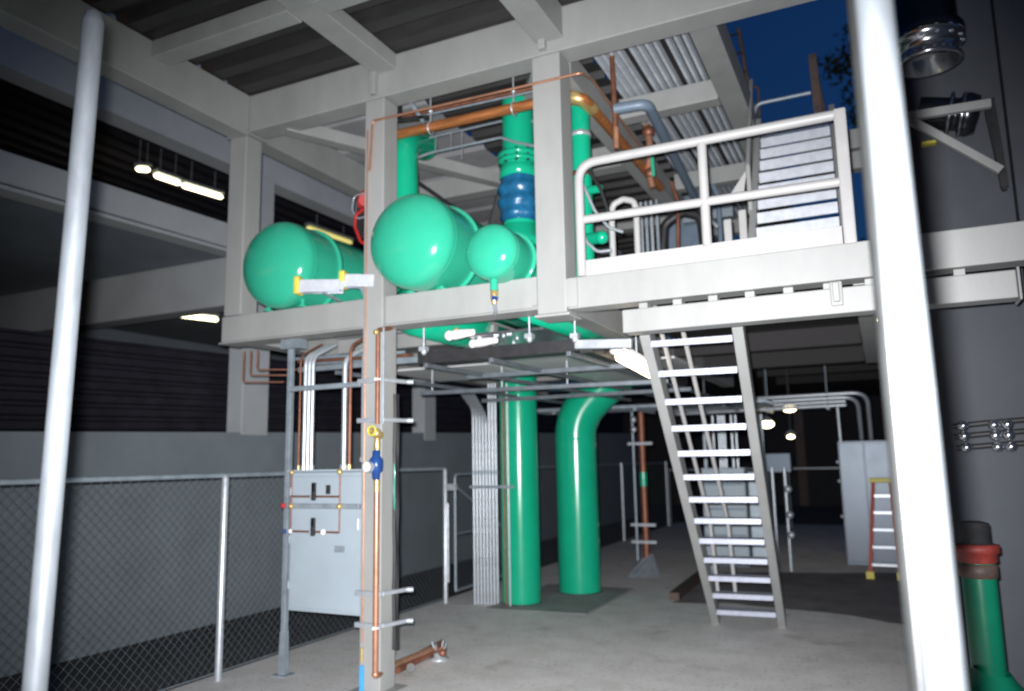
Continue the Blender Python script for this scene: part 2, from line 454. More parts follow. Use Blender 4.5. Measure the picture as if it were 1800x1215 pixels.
# platform level
part('beam', -5.25, -3.683, 5.0, 5.2, 2.80, 3.03)
part('beam', -3.487, -2.153, 5.0, 5.2, 2.80, 3.03)
part('beam', -1.922, 1.35, 4.985, 5.165, 2.76, 2.985)
part('beam', -1.53, 0.76, 4.995, 5.15, 2.555, 2.715)
part('end_plate', 0.763, 0.778, 4.985, 5.17, 2.54, 2.73)
part('flange', -5.27, -3.683, 4.985, 5.215, 2.782, 2.797)
part('flange', -3.487, -2.153, 4.985, 5.215, 2.782, 2.797)
for i in range(9):
    part('spacer_block', -1.42+i*0.235, -1.36+i*0.235, 5.03, 5.14, 2.718, 2.757, STEEL, 0.003)
part('bracket', -0.205, -0.135, 4.965, 4.992, 2.60, 2.75)
part('gusset', -0.19, -0.15, 4.93, 4.963, 2.62, 2.74)
part('beam', -5.22, -5.03, 5.22, 12, 2.80, 3.03)
part('beam', -2.13, -1.95, 5.22, 12, 2.77, 2.985)
part('beam', -0.08, 0.10, 5.2, 9.8, 2.76, 2.985)
for y in (6.35, 7.6, 8.85, 10.1):
    part('joist', -5.02, -3.2, y, y+0.1, 2.84, 2.985)
for y in (6.6, 8.2, 9.8):
    part('joist', -1.94, -0.09, y, y+0.12, 2.79, 2.985, DARKWALL)
# roof level
part('beam', -5.25, 1.6, 5.0, 5.21, 4.738, 5.09)
part('beam', -5.20, -5.0, 0.6, 4.995, 4.70, 5.085)
part('beam', -3.61, -3.39, 0.6, 4.995, 4.95, 5.088)
part('beam', -2.12, -1.90, 0.6, 4.995, 4.83, 5.088)
part('beam', -4.997, -3.613, 3.93, 4.10, 4.94, 5.086)
part('beam', -3.387, -2.123, 3.93, 4.10, 4.94, 5.086)
part('beam', -5.22, -5.02, 5.215, 12, 4.72, 5.04)
part('beam', -2.12, -1.93, 5.215, 12, 4.62, 4.86)
part('beam', -1.03, -0.83, 5.215, 11.5, 4.79, 5.06)
for y in (6.45, 8.55, 10.65):
    part('beam', -1.925, -1.035, y, y+0.16, 4.79, 4.98)
for y in (7.4, 9.6):
    part('beam', -5.015, -2.125, y, y+0.2, 4.74, 4.98)
b = MB(); b.bar((-4.702, 5.130, 4.780), (-3.568, 7.308, 4.780), 0.13, 0.12); b.build('brace', STEEL, F)
b = MB(); b.bar((-2.2, 5.3, 4.9), (-4.7, 9.3, 4.9), 0.13, 0.08); b.build('brace', STEEL, F)
for (x, y) in ((-3.60, 4.94), (-2.06, 4.94)):
    part('splice_plate', x-0.03, x+0.03, y, y+0.055, 4.76, 5.06)
bm_ = MB(); bm_.lathe((0, 0, 0), (0, -1, 0), [(0.016, -0.002), (0.016, 0.008), (0.013, 0.012), (0.001, 0.012)], 6)
bolt0 = bm_.build('bolt', STEEL, F, at=(-1.885, 4.80, 4.90))
bolt0.rotation_euler = (0, 0, R(90))
for k in range(1, 4):
    place(bolt0, F, Vector((-1.885, 4.80, 4.865+0.055*k))-Vector(F.location))
for (x, y, z) in ((-1.88, 4.983, 2.80), (-1.88, 4.983, 2.86), (-1.88, 4.983, 2.92), (-5.21, 4.998, 2.84), (-5.21, 4.998, 2.98), (-2.19, 4.998, 2.85), (-2.19, 4.998, 2.98), (-3.73, 4.998, 2.85), (-3.73, 4.998, 2.98), (-3.44, 4.998, 2.85), (-3.44, 4.998, 2.98), (0.72, 4.993, 2.60), (0.72, 4.993, 2.67)):
    o_ = place(bolt0, F, Vector((x, y, z))-Vector(F.location)); o_.rotation_euler = (0, 0, 0)
part('toe_plate', -1.925, -1.84, 4.965, 4.983, 2.77, 2.975, STEEL, 0.002)
part('toe_plate', -2.20, -2.153, 4.975, 4.998, 2.81, 3.02, STEEL, 0.002)
# roof deck panels
def deck(x0, x1, y0, y1, z, pitch, depth, along, M, name='deck_panel'):
    b = MB(); ribbed(b, x0, x1, y0, y1, z, pitch, depth, along)
    t = z+depth+0.06
    b.add([(x0, y0, t), (x1, y0, t), (x1, y1, t), (x0, y1, t)], [(0, 1, 2, 3)])
    return b.build(name, M, F)
for (x0, x1) in ((-5.1, -3.5), (-3.498, -2.0), (-1.998, 1.6)):
    for (y0, y1) in ((0.4, 3.93), (3.932, 5.1)):
        deck(x0, x1, y0, y1, 5.092, 0.30, 0.095, 'X', DECK_DARK)
part('rib_slot_shade', -1.94, -1.035, 5.22, 11.4, 5.075, 5.12, DARKWALL, 0)  # dark sheet standing in for shade in the slots between ribs
for k in range(12):
    x = -1.905+k*0.066+(k//4)*0.036
    b = MB(); b.hexa([(x+0.008, 5.22, 5.015), (x+0.034, 5.22, 5.015), (x+0.034, 11.4, 5.015), (x+0.008, 11.4, 5.015), (x, 5.22, 5.072), (x+0.042, 5.22, 5.072), (x+0.042, 11.4, 5.072), (x, 11.4, 5.072)]); b.build('deck_rib', DECK_GALV, F)
b = MB(); ribbed(b, -5.1, -3.6, 5.22, 12, 5.05, 0.6, 0.03, 'X'); b.build('deck_panel', DECK_GREY, F)
b = MB(); ribbed(b, -3.597, -1.945, 5.22, 12, 5.05, 0.3, 0.06, 'X'); b.build('deck_panel', DECK_DARK, F)
# platform decking, right bay grating and left bay plates
for k in range(4):
    part('floor_plate', -5.0+k*0.45, -4.56+k*0.45, 6.3, 11.8, 2.99, 3.01, DECK_GREY, 0)
part('floor_plate', -1.93, -0.1, 5.2, 9.8, 2.988, 3.0, DARKWALL, 0)

# ------------------------------------------------------------ guard rail on the right bay
gr = thing('guard_rail', 'pale painted pipe guard rail along the right bay of the platform', 'railing', (-0.95, 5.06, 2.985))
YR = 5.06
def pipe(par, name, pts, r, M, n=12, fil=0.0, kind=None):
    b = MB(); b.tube(fillet(pts, fil) if fil else pts, r, n); return b.build(name, M, par)
pipe(gr, 'top_rail', [(-1.835, YR, 3.0), (-1.835, YR, 3.845), (-0.09, YR, 3.845)], 0.034, RAIL, 14, 0.14)
pipe(gr, 'mid_rail', [(-1.80, YR, 3.42), (-0.10, YR, 3.40)], 0.031, RAIL, 14)
b = MB(); b.box(-0.105, -0.03, YR-0.035, YR+0.035, 2.99, 3.875, 0.012); b.build('post', RAIL, gr)
pipe(gr, 'post', [(-0.94, YR, 3.1), (-0.94, YR, 3.82)], 0.032, RAIL, 14)
b = MB(); b.box(-1.80, -0.11, YR-0.01, YR+0.012, 2.99, 3.115, 0.003); b.build('toe_board', RAIL, gr)

hr = thing('hooped_handrail', 'small pale inverted U handrail behind the guard rail by the green pipe', 'handrail', (-1.721, 5.750, 3.280))
A, Bq = Vector((-1.815, 5.750, 3.278)), Vector((-1.610, 5.750, 3.265))
tp = Vector((-1.700, 5.750, 3.772)).z
pipe(hr, 'hoop', [A, (A.x, A.y, tp-0.09), (A.x+0.02, A.y, tp-0.03), ((A.x+Bq.x)/2, A.y, tp), (Bq.x-0.02, A.y, tp-0.03), (Bq.x, A.y, tp-0.09), Bq], 0.026, RAIL, 12, 0.05)
for zz in (3.13,):
    pipe(hr, 'rung', [(A.x, A.y, zz), (Bq.x, A.y, zz)], 0.022, RAIL)

# ------------------------------------------------------------ stairs
def stair(name, label, bl, br, tl, tr, n, sd, st, Ms, Mt, td, th, grp):    # treads: plate with a turned down lip
    bl, br, tl, tr = map(Vector, (bl, br, tl, tr))
    t = thing(name, label, 'stairs', (bl+br)/2, grp)
    for (p, q) in ((bl, tl), (br, tr)):
        d = (q-p).normalized()
        b = MB(); b.bar(p-d*0.02+Vector((0, 0, 0.02)), q+d*0.05, st, sd, (0, 0, 1), 0.004)
        o = b.build('stringer', Ms, t)
        b = MB()
    src = None
    wx = (br-bl).normalized()
    for i in range(n):
        f = (i+0.75)/(n+0.1)
        a, c = bl.lerp(tl, f), br.lerp(tr, f)
        mid = (a+c)/2; half = (c-a).length/2-st/2-0.004
        yv = Vector((-(c-a).normalized().y, (c-a).normalized().x, 0))
        def P(u, v, zz): return mid+wx*u+yv*v+Vector((0, 0, zz))
        b = MB()
        for (v0, v1, z0, z1) in ((-td/2, td/2, -0.006, 0.006), (-td/2, -td/2+0.012, -th, -0.0065)):
            b.hexa([P(-half, v0, z0), P(half, v0, z0), P(half, v1, z0), P(-half, v1, z0), P(-half, v0, z1), P(half, v0, z1), P(half, v1, z1), P(-half, v1, z1)])
        b.build('tread', Mt, t)
    return t
ls = stair('metal_stair', 'steep open grey metal stair from the floor up to the platform', (-1.70, 8.45, 0.02), (-1.05, 8.5, 0.02), (-1.50, 5.5, 2.62), (-0.84, 5.5, 2.62), 13, 0.17, 0.075, STEEL, ALU, 0.19, 0.04, None)
for dx in (0.0, 0.17):
    pts = [(-1.66+dx, 8.4, 0.12), (-1.66+dx, 8.35, 0.95), (-1.53+dx, 5.9, 3.1)]
    pipe(ls, 'handrail', [(-1.58+dx, 8.0, 0.4), (-1.56+dx, 7.7, 1.1), (-1.50+dx, 5.75, 2.9)], 0.019, RAIL, 10, 0.12)
us = stair('upper_metal_stair', 'upper aluminium stair rising from the platform to the roof behind the railing', (-0.745, 5.62, 2.99), (-0.10, 5.62, 2.99), (-0.80, 7.25, 4.78), (-0.16, 7.25, 4.78), 11, 0.16, 0.05, STEEL, ALU_B, 0.14, 0.08, None)
pipe(us, 'handrail', [(-0.86, 7.3, 4.82), (-0.867, 7.300, 4.881), (-0.814, 7.300, 5.055), (-0.327, 7.300, 5.057)], 0.018, GALV_DULL, 10, 0.08)
pipe(us, 'handrail', [(-0.78, 6.1, 3.6), (-0.78, 6.1, 4.0), (-0.85, 7.3, 5.3)], 0.02, STEEL, 10, 0.05)
mp = thing('steel_mast', 'thin dark brown upright post against the blue dusk sky above the stair', 'post', (-0.279, 7.400, 4.795))
b = MB(); b.bar((-0.279, 7.400, 4.795), (-0.290, 7.400, 5.474), 0.07, 0.05, (0, 1, 0)); b.build('shaft', RUST, mp)
pipe(mp, 'side_rail', [(-0.222, 7.500, 4.841), (-0.279, 7.500, 5.444)], 0.014, RUST, 8)
cl = thing('caged_ladder', 'dark caged ladder rails at the roof edge against the sky', 'ladder', (-1.059, 7.800, 4.972))
for q in ((1283, 60, 1320, 250), (1300, 60, 1328, 240)):
    pass
pipe(cl, 'rail', [(-0.992, 7.800, 4.958), (-1.133, 7.800, 6.163)], 0.03, RUST, 8)
pipe(cl, 'rail', [(-0.924, 8.100, 5.094), (-1.037, 8.100, 6.330)], 0.022, RUST, 8)
for k in range(6):
    a, c = Vector((-0.992, 7.800, 4.958)).lerp(Vector((-1.133, 7.800, 6.163)), k/5.5+0.04), Vector((-0.924, 8.100, 5.094)).lerp(Vector((-1.037, 8.100, 6.330)), k/5.5+0.04)
    pipe(cl, 'rung', [a, c], 0.012, RUST, 6)
pipe(cl, 'hoop', [(-0.945, 7.800, 5.165), (-0.913, 7.800, 5.500), (-0.842, 7.800, 5.452), (-0.856, 7.800, 4.961)], 0.014, RUST, 8, 0.04)
pr = thing('pipe_rack', 'two short grey steel beams crossing from the stair to the dark wall', 'steel beam', (-0.002, 8.200, 4.546))
a = (-0.162, 8.200, 4.900); b = MB(); b.box(a[0]-0.35, 0.5, 8.2, 8.35, a[2]-0.11, a[2]+0.09, 0.005); b.build('beam', STEEL, pr)
a = (-0.178, 8.200, 4.683); b = MB(); b.box(a[0]-0.35, 0.5, 8.2, 8.35, a[2]-0.11, a[2]+0.07, 0.005); b.build('beam', STEEL, pr)

# ------------------------------------------------------------ tanks
def tank(label, cx, cz, r, yh, y1, legs, ring_at, zleg):
    # head tangent at yh, elliptical head bulging to -Y
    t = thing('tank', label, 'tank', (cx, yh+0.6, zleg), 'green tanks on the platform')
    b = MB()
    prof = []
    for i in range(15):
        a = math.pi/2*i/14
        prof.append((r*math.sin(a), -r*0.52*math.cos(a)))
    prof += [(r, 0.02), (r, y1-yh)]
    for i in range(1, 13):
        a = math.pi/2*(1-i/12)
        prof.append((r*math.sin(a), y1-yh+r*0.52*math.cos(a)))
    b.lathe((cx, yh, cz), (0, 1, 0), prof, 56); sh = b.build('shell', GREEN, t)
    b = MB(); b.lathe((cx, yh+0.03, cz), (0, 1, 0), [(r+0.0005, -0.012), (r+0.0035, -0.004), (r+0.0035, 0.004), (r+0.0005, 0.012)], 56); b.build('weld_seam', GREEN, sh)
    for y in ring_at:
        b = MB(); b.lathe((cx, y, cz), (0, 1, 0), [(r-0.002, -0.02), (r+0.022, -0.018), (r+0.022, 0.018), (r-0.002, 0.02)], 56); b.build('band', GREEN, t)
    for (dx, y) in legs:
        zb = cz-math.sqrt(max(r*r-dx*dx, 0.01))
        if zb+0.01 > zleg:
            b = MB(); b.tube([(cx+dx, y, zleg), (cx+dx, y, zb+0.03)], 0.02, 10); b.tube([(cx+dx, y, zleg), (cx+dx, y, zleg+0.012)], 0.045, 10)
            b.build('leg', GREEN, t)
    for y in (yh+1.0, y1-0.4):
        b = MB(); b.box(cx-r*0.8, cx+r*0.8, y, y+0.1, zleg, cz-r*0.45); b.build('saddle', GREEN, t)
    return t
tA = tank('left green tank, its domed end poking past the left steel column', -4.555, 3.415, 0.378, 4.96, 8.0, ((-0.18, 5.03), (0.2, 5.03)), (5.30,), 3.033)
tB = tank('largest green tank in the middle, domed end beside the tall column', -3.135, 3.40, 0.372, 4.86, 8.0, ((-0.14, 5.05), (0.14, 5.05)), (5.25,), 3.033)
tC = tank('small green tank at the right with a brass drain under its end', -2.445, 3.215, 0.205, 4.84, 7.0, ((0.0, 5.08),), (5.14,), 3.033)
# drain of the small tank
pipe(tC, 'drain_pipe', [(-2.445, 4.87, 3.03), (-2.445, 4.87, 2.93)], 0.03, GREEN, 12)
b = MB(); b.tube([(-2.445, 4.87, 2.93), (-2.445, 4.87, 2.915), (-2.445, 4.87, 2.87), (-2.445, 4.87, 2.83)], [0.022, 0.03, 0.026, 0.018], 12); dv = b.build('drain_valve', BRASS, tC)
b = MB(); b.bar((-2.445, 4.84, 2.875), (-2.405, 4.84, 2.86), 0.015, 0.03); b.build('handle', BLUE, dv)
pipe(tC, 'hose', [(-2.445, 4.87, 2.83), (-2.45, 4.90, 2.79), (-2.48, 4.95, 2.77)], 0.013, GALV_DULL, 8)
# riser out of the big tank
pipe(tB, 'riser', [(-3.637, 5.500, 3.967), (-3.651, 5.500, 4.544), (-3.742, 6.000, 4.719)], 0.125, GREEN_P, 24, 0.24)
b = MB(); q = Vector((-3.742, 6.000, 4.719)); b.lathe(q, q-Vector((-3.651, 5.500, 4.544)), [(0.126, -0.05), (0.131, -0.04), (0.131, 0.0), (0.09, 0.05), (0.001, 0.065)], 24); b.build('end_cap', GREEN_P, tB)
b = MB(); b.tube([(-3.873, 5.750, 4.359), (-3.873, 5.750, 4.353)], 0.01, 6)
bp = thing('wrapped_green_pipe', 'thick vertical green pipe wrapped in blue plastic between the tanks and column', 'pipe', (-2.70, 5.9, 3.03))
xw, yw = -2.70, 5.9
zc = lambda y: {195: 4.817, 283: 4.346, 318: 4.161, 390: 3.786, 425: 3.606}[y]
pipe(bp, 'pipe', [(xw, yw, 3.03), (xw, yw, 4.95)], 0.142, GREEN_P, 24)
b = MB(); b.lathe((xw, yw, zc(283)), (0, 0, 1), [(0.143, -0.05), (0.185, -0.045), (0.185, -0.008), (0.15, -0.006), (0.15, 0.006), (0.185, 0.008), (0.185, 0.045), (0.143, 0.05)], 28); fl1 = b.build('flange', GREEN_P, bp)
for k in range(10):
    a = 2*math.pi*k/10
    b = MB(); b.tube([(xw+0.166*math.cos(a), yw+0.166*math.sin(a), zc(283)-0.06), (xw+0.166*math.cos(a), yw+0.166*math.sin(a), zc(283)+0.06)], 0.014, 8); b.build('bolt', BLACK, fl1)
b = MB(); b.lathe((xw, yw, zc(318)+0.03), (0, 0, 1), [(0.143, 0.09), (0.17, 0.08), (0.172, -0.02), (0.143, -0.03)], 28); b.build('coupling', GREEN_P, bp)
b = MB()
pf = []
for i in range(15):
    u = i/14; pf.append((0.166+0.012*math.sin(u*19)+0.02*math.sin(u*math.pi), zc(390)+(zc(318)-zc(390))*u))
b.lathe((xw, yw, 0), (0, 0, 1), [(0.144, zc(390)-0.02)]+pf+[(0.144, zc(318)+0.02)], 30)
for v in b.v:
    d = noise.noise(v*9)*0.02; q = Vector((v.x-xw, v.y-yw, 0)); v += q.normalized()*d if q.length > 0.15 else Vector()
b.build('plastic_wrap', BLUEWRAP, bp)
b = MB(); b.lathe((xw, yw, zc(425)), (0, 0, 1), [(0.143, -0.08), (0.20, -0.06), (0.20, 0.0), (0.17, 0.02), (0.17, 0.12), (0.143, 0.13)], 28); b.build('flange', GREEN_P, bp)
rp = thing('clamped_green_pipe', 'vertical green pipe with a silver clamp right of the platform column', 'pipe', (-2.03, 5.75, 3.0))
pipe(rp, 'pipe', [(-2.06, 5.75, 3.0), (-2.06, 5.75, 4.7)], 0.085, GREEN_P, 20)
zz = 4.382
b = MB(); b.lathe((-2.06, 5.75, zz), (0, 0, 1), [(0.086, -0.02), (0.093, -0.018), (0.093, 0.018), (0.086, 0.02)], 24); b.build('clamp', GALV, rp)
zz = 4.035
b = MB(); b.lathe((-2.06, 5.75, zz), (0, 0, 1), [(0.086, -0.02), (0.097, -0.018), (0.097, 0.018), (0.086, 0.02)], 24); b.build('band', COPPER_D, rp)
for (y0, s) in ((345, 0), (415, 0)):
    pass
zz = 3.471
b = MB(); b.tube([(-2.0, 5.7, zz), (-1.86, 5.62, zz-0.03)], 0.05, 14); b.ball((-1.86, 5.62, zz-0.03), 0.055, 12); b.build('branch', GREEN_P, rp)
zz = 3.876
b = MB(); b.tube([(-2.0, 5.7, zz), (-1.87, 5.65, zz-0.02)], 0.035, 12); b.build('branch', GREEN_P, rp)
fx = thing('flexible_conduit', 'loose silver flexible conduits looping beside the clamped green pipe', 'conduit', (-1.9, 5.6, 3.3))
pipe(fx, 'loop', [(-1.978, 5.550, 3.874), (-1.890, 5.550, 3.648), (-1.779, 5.550, 3.492), (-1.666, 5.550, 3.438)], 0.013, GALV, 8, 0.08)
pipe(fx, 'loop', [(-1.985, 5.500, 3.532), (-1.952, 5.500, 3.389), (-1.862, 5.500, 3.294), (-1.747, 5.500, 3.292)], 0.013, GALV, 8, 0.08)
pipe(fx, 'loop', [(-1.943, 5.600, 4.004), (-1.853, 5.600, 3.845), (-1.790, 5.600, 3.623)], 0.016, BLACK, 8, 0.08)

# ------------------------------------------------------------ piping at roof level
def run(name, label, cat, pts, r, M, n=12, fil=0.08, group=None):
    p0 = Vector(pts[0])
    t = thing(name, label, cat, p0, group)
    pipe(t, 'pipe', pts, r, M, n, fil)
    return t
om = run('copper_main', 'thick orange copper pipe hung under the upper front beam', 'pipe', [(-3.883, 5.400, 4.585), (-2.019, 5.400, 4.576), (-1.90, 5.42, 4.53), (-1.86, 7.6, 4.50)], 0.043, ORANGE, 16, 0.10)
b = MB(); b.tube(fillet([(-2.092, 5.400, 4.583), (-1.92, 5.42, 4.535), (-1.90, 5.62, 4.53)], 0.08), 0.055, 14); b.build('elbow', BRASS, om)
for (x, y) in ((757, 226), (903, 192)):
    q = Vector({757: (-3.304, 5.400, 4.570), 903: (-2.506, 5.400, 4.570)}[x])
    h = thing('pipe_hanger', {757: 'threaded rod hanger holding the orange copper pipe next to the tall column', 903: 'threaded rod hanger with silver clevis holding the orange copper pipe near its right end'}[x], 'hanger', q, 'hangers on the copper pipe')
    pipe(h, 'rod', [q+Vector((0, 0, 0.05)), (q.x, q.y-0.25 if False else q.y, 5.05)], 0.008, GALV, 8)
    b = MB(); b.ring(q, (1, 0, 0), 0.052, 0.008, 20, 6); b.build('clevis', GALV, h)
    b = MB(); b.ball((q.x, q.y, q.z+0.16), 0.024, 8); b.build('nut', GALV, h)
t2 = run('thin_copper_pipe', 'thin copper pipe running just below the upper front beam across the columns', 'pipe', [(-3.606, 4.940, 4.084), (-3.582, 4.940, 4.509), (-1.741, 4.930, 4.477), (-1.78, 5.3, 4.60), (-1.79, 6.8, 4.55)], 0.010, COPPER, 8, 0.04)
run('copper_branch_pipe', 'mid sized brown copper pipe above the orange copper pipe', 'pipe', [(-3.673, 5.450, 4.771), (-2.309, 5.450, 4.740)], 0.017, COPPER_D, 10)
run('steel_branch_pipe', 'thin grey pipe directly under the mid sized brown copper pipe', 'pipe', [(-3.673, 5.450, 4.739), (-2.309, 5.450, 4.711)], 0.010, GALV_DULL, 8)
run('upper_sprinkler_pipe', 'thin grey pipe just under the orange copper pipe, upper of two', 'pipe', [(-3.975, 5.900, 4.745), (-2.616, 5.900, 4.749), (-2.546, 5.900, 4.669)], 0.011, GALV_DULL, 8)
run('lower_sprinkler_pipe', 'grey pipe lower of two, passing in front of the wrapped green pipe', 'pipe', [(-3.865, 5.700, 4.451), (-3.470, 5.700, 4.496), (-2.776, 5.700, 4.495), (-2.640, 5.700, 4.426), (-2.428, 5.700, 4.342)], 0.013, GALV_DULL, 8, 0.05)
run('dark_drain_pipe', 'dark pipe sloping down behind the top of the largest green tank', 'pipe', [(-4.074, 5.950, 4.580), (-3.890, 6.500, 4.403), (-3.697, 7.000, 4.211)], 0.02, BLACK, 10)
for k, (x, y0, y1) in enumerate(((766, 232, 268), (793, 225, 262), (812, 222, 285))):
    q0 = {766: (-3.493, 5.800, 4.693), 793: (-3.329, 5.800, 4.698), 812: (-3.216, 5.800, 4.696)}[x]
    q1 = {766: (-3.494, 5.800, 4.538), 793: (-3.330, 5.800, 4.539), 812: (-3.218, 5.800, 4.419)}[x]
    run('hanger_wire', ('short thin wire at left', 'middle thin wire', 'longest thin wire at right')[k]+' hanging below the orange copper pipe', 'wire', [q0, q1], 0.004, GALV, 6, 0.05, 'wires under the copper pipe')
sl = thing('angle_bracket', 'dark triangular strut bracket under the upper front beam beside the tall column', 'bracket', (-3.509, 5.250, 4.689))
b = MB(); b.bar((-3.516, 5.250, 4.952), (-3.279, 5.250, 4.561), 0.03, 0.03, (0, 1, 0)); b.build('diagonal', GALV_DULL, sl)
b = MB(); b.bar((-3.517, 5.250, 4.963), (-3.527, 5.250, 4.640), 0.03, 0.03, (0, 1, 0)); b.build('upright', BLACK, sl)
b = MB(); b.bar((-3.550, 5.250, 4.635), (-3.240, 5.250, 4.598), 0.03, 0.03, (0, 0, 1)); b.build('arm', BLACK, sl)
vb = run('brown_copper_drop', 'brown copper pipe dropping vertically from the ribbed roof deck', 'pipe', [(-1.759, 5.750, 5.090), (-1.750, 5.750, 4.205)], 0.022, COPPER_D, 12)
b = MB(); b.tube([(-1.747, 5.750, 4.386), (-1.750, 5.750, 4.205)], 0.026, 12); b.build('fitting', COPPER, vb)
run('blue_grey_pipe', 'blue grey pipe elbowing back under the ribbed roof deck', 'pipe', [(-1.755, 5.748, 4.550), (-1.485, 5.775, 4.550), (-1.622, 7.991, 4.550), (-1.679, 8.759, 4.550)], 0.045, BLUEGREY, 14, 0.10)
cv = thing('copper_valve_cluster', 'tangle of copper fittings and a green tag behind the railing top bar', 'valve', (-1.817, 7.000, 4.525))
pipe(cv, 'pipe', [(-1.821, 7.000, 4.934), (-1.795, 7.000, 4.753), (-1.820, 7.000, 4.467), (-1.788, 7.000, 4.289)], 0.035, COPPER, 10, 0.05)
b = MB(); b.ball((-1.802, 7.000, 4.860), 0.065, 12); b.build('elbow', COPPER_D, cv)
b = MB(); b.ball((-1.804, 7.000, 4.436), 0.06, 12); b.build('elbow', COPPER_D, cv)
b = MB(); b.bar((-1.765, 6.950, 4.612), (-1.759, 6.950, 4.382), 0.02, 0.03); b.build('tag', GREEN, cv)
# equipment seen through the railing
eq = thing('equipment_stack', 'grey steel boxes and pale pipes on the platform behind the railing', 'equipment', (-2.006, 8.300, 4.016))
for (x0, y0, x1, y1, Y, M) in ((-1.949, 0, -1.834, 0, 7.2, GALV_DULL),):
    pass
b = MB(); b.box(-2.184, -1.726, 9.2, 9.6, 3.01, 4.926, 0.01); b.build('box', BLUEGREY, eq)
for k in range(4):
    x = {0: -2.022, 1: -1.969, 2: -1.916, 3: -1.858}[k]
    pipe(eq, 'riser', [(x, 7.4, 3.01), (x, 7.4, 4.3)], 0.018, (GALV, GALV_DULL)[k % 2], 8)
for k in range(2):
    x = {0: -0.982, 1: -0.862}[k]
    b = MB(); b.box(x-0.03, x+0.03, 6.2, 6.26, 3.01, {0: 3.62, 1: 3.68}[k], 0.006); b.build('stanchion', RAIL, eq)

pipe(eq, 'arched_pipe', [(-1.917, 7.800, 3.831), (-1.883, 7.800, 4.156), (-1.684, 7.800, 4.268), (-1.498, 7.800, 4.189), (-1.473, 7.800, 3.790)], 0.05, BLACK, 12, 0.12)
pipe(eq, 'pipe', [(-2.038, 8.000, 4.384), (-1.629, 8.000, 4.446), (-1.366, 8.000, 4.102)], 0.022, GALV, 8, 0.08)
pipe(eq, 'pipe', [(-1.570, 8.600, 4.976), (-1.447, 8.600, 4.648), (-1.446, 8.600, 4.013)], 0.03, BLUEGREY, 10, 0.1)
pipe(eq, 'pipe', [(-1.742, 7.600, 4.537), (-1.682, 7.600, 4.312), (-1.708, 7.600, 3.803)], 0.02, COPPER_D, 8, 0.05)
b = MB(); b.box(-1.953, -1.354, 9.0, 9.14, 4.523, 4.685, 0.005); b.build('cross_channel', GALV_DULL, eq)
ga = Vector((-0.923, 6.100, 3.797))
b = MB(); b.add([ga, Vector((-0.821, 6.100, 3.798)), Vector((-0.792, 6.100, 3.974)), ga+Vector((0, 0.012, 0)), Vector((-0.821, 6.100, 3.798))+Vector((0, 0.012, 0)), Vector((-0.792, 6.100, 3.974))+Vector((0, 0.012, 0))], [(0, 1, 2), (5, 4, 3), (0, 3, 4, 1), (1, 4, 5, 2), (2, 5, 3, 0)]); b.build('gusset', RAIL, us)

# ------------------------------------------------------------ red hand wheel and cable behind the tall column
rw = thing('red_hose_reel', 'red hand wheel valve with looped cables showing left of the tall column', 'valve', (-4.223, 5.700, 4.181))
b = MB(); b.ring((-4.246, 5.750, 4.189), (0.2, 1, 0), 0.085, 0.02, 24, 8); b.build('wheel', RED, rw)
b = MB(); b.tube([(-4.210, 5.700, 4.167), (-4.320, 5.850, 4.232)], 0.06, 14); b.build('hub', RED, rw)
pipe(rw, 'cable', [(-4.222, 5.700, 4.080), (-4.320, 5.700, 4.039), (-4.324, 5.700, 3.917), (-4.256, 5.700, 3.769), (-4.165, 5.700, 3.717)], 0.016, RED, 8, 0.06)
pipe(rw, 'cable', [(-4.191, 5.700, 4.242), (-4.342, 5.700, 4.229), (-4.360, 5.700, 4.091), (-4.299, 5.700, 3.997), (-4.188, 5.700, 4.007)], 0.008, GALV, 8, 0.06)
b = MB(); b.box(-4.349, -4.229, 5.76, 5.8, 3.827, 4.138); b.build('bracket', BLACK, rw)

# ------------------------------------------------------------ strut offcuts with yellow caps lying on the beam
for k, (q, L, lab) in enumerate((((-4.196, 4.760, 3.146), 0.40, 'left shiny strut channel with a yellow end cap below the left green tank'), ((-3.876, 4.930, 3.190), 0.30, 'right shiny strut channel with a yellow end cap on the beam beside the tall column'))):
    q = Vector(q)
    t = thing('strut_channel', lab, 'channel', q, 'strut channels with yellow caps')
    d = Vector((0.97, 0.24, 0.0)).normalized(); s_ = Vector((-0.24, 0.97, 0))
    b = MB(); b.bar(q, q+d*0.05, 0.10, 0.15, (0, 0, 1), 0.014); b.build('end_cap', YELLOW, t)
    for sg in (-1, 1):
        b = MB(); b.bar(q+d*0.052+s_*0.038*sg+Vector((0, 0, -0.01)), q+d*L+s_*0.038*sg+Vector((0, 0, -0.03)), 0.006, 0.10); b.build('flange', ALU_B, t)
    b = MB(); b.bar(q+d*0.052-Vector((0, 0, 0.06)), q+d*L-Vector((0, 0, 0.06)), 0.07, 0.008); b.build('web', ALU_B, t)
    b = MB(); b.bar(q+d*L*0.6-Vector((0, 0, 0.066)), (q.x+d.x*L*0.6, 5.03, 3.045), 0.03, 0.012); b.build('support', GALV_DULL, t)
pw = thing('plastic_sheet', 'crumpled clear plastic and foil between the yellow capped strut channels', 'plastic sheet', (-4.090, 4.950, 3.162))
b = MB(); vs = []; nx, ny = 16, 5
p0, p1 = Vector((-4.154, 4.780, 3.126)), Vector((-3.642, 4.930, 3.064))
for j in range(ny):
    for i in range(nx):
        q = p0.lerp(p1, i/(nx-1))+Vector((0, 0.02+0.05*j, 0.01))
        q.z += 0.035*noise.noise(q*11)+0.012*j+0.02
        q.y += 0.03*noise.noise(q*7+Vector((3, 1, 2)))
        vs.append(q)
b.add(vs, [(j*nx+i, j*nx+i+1, (j+1)*nx+i+1, (j+1)*nx+i) for j in range(ny-1) for i in range(nx-1)], True)
b.build('sheet', ALU_B, pw)

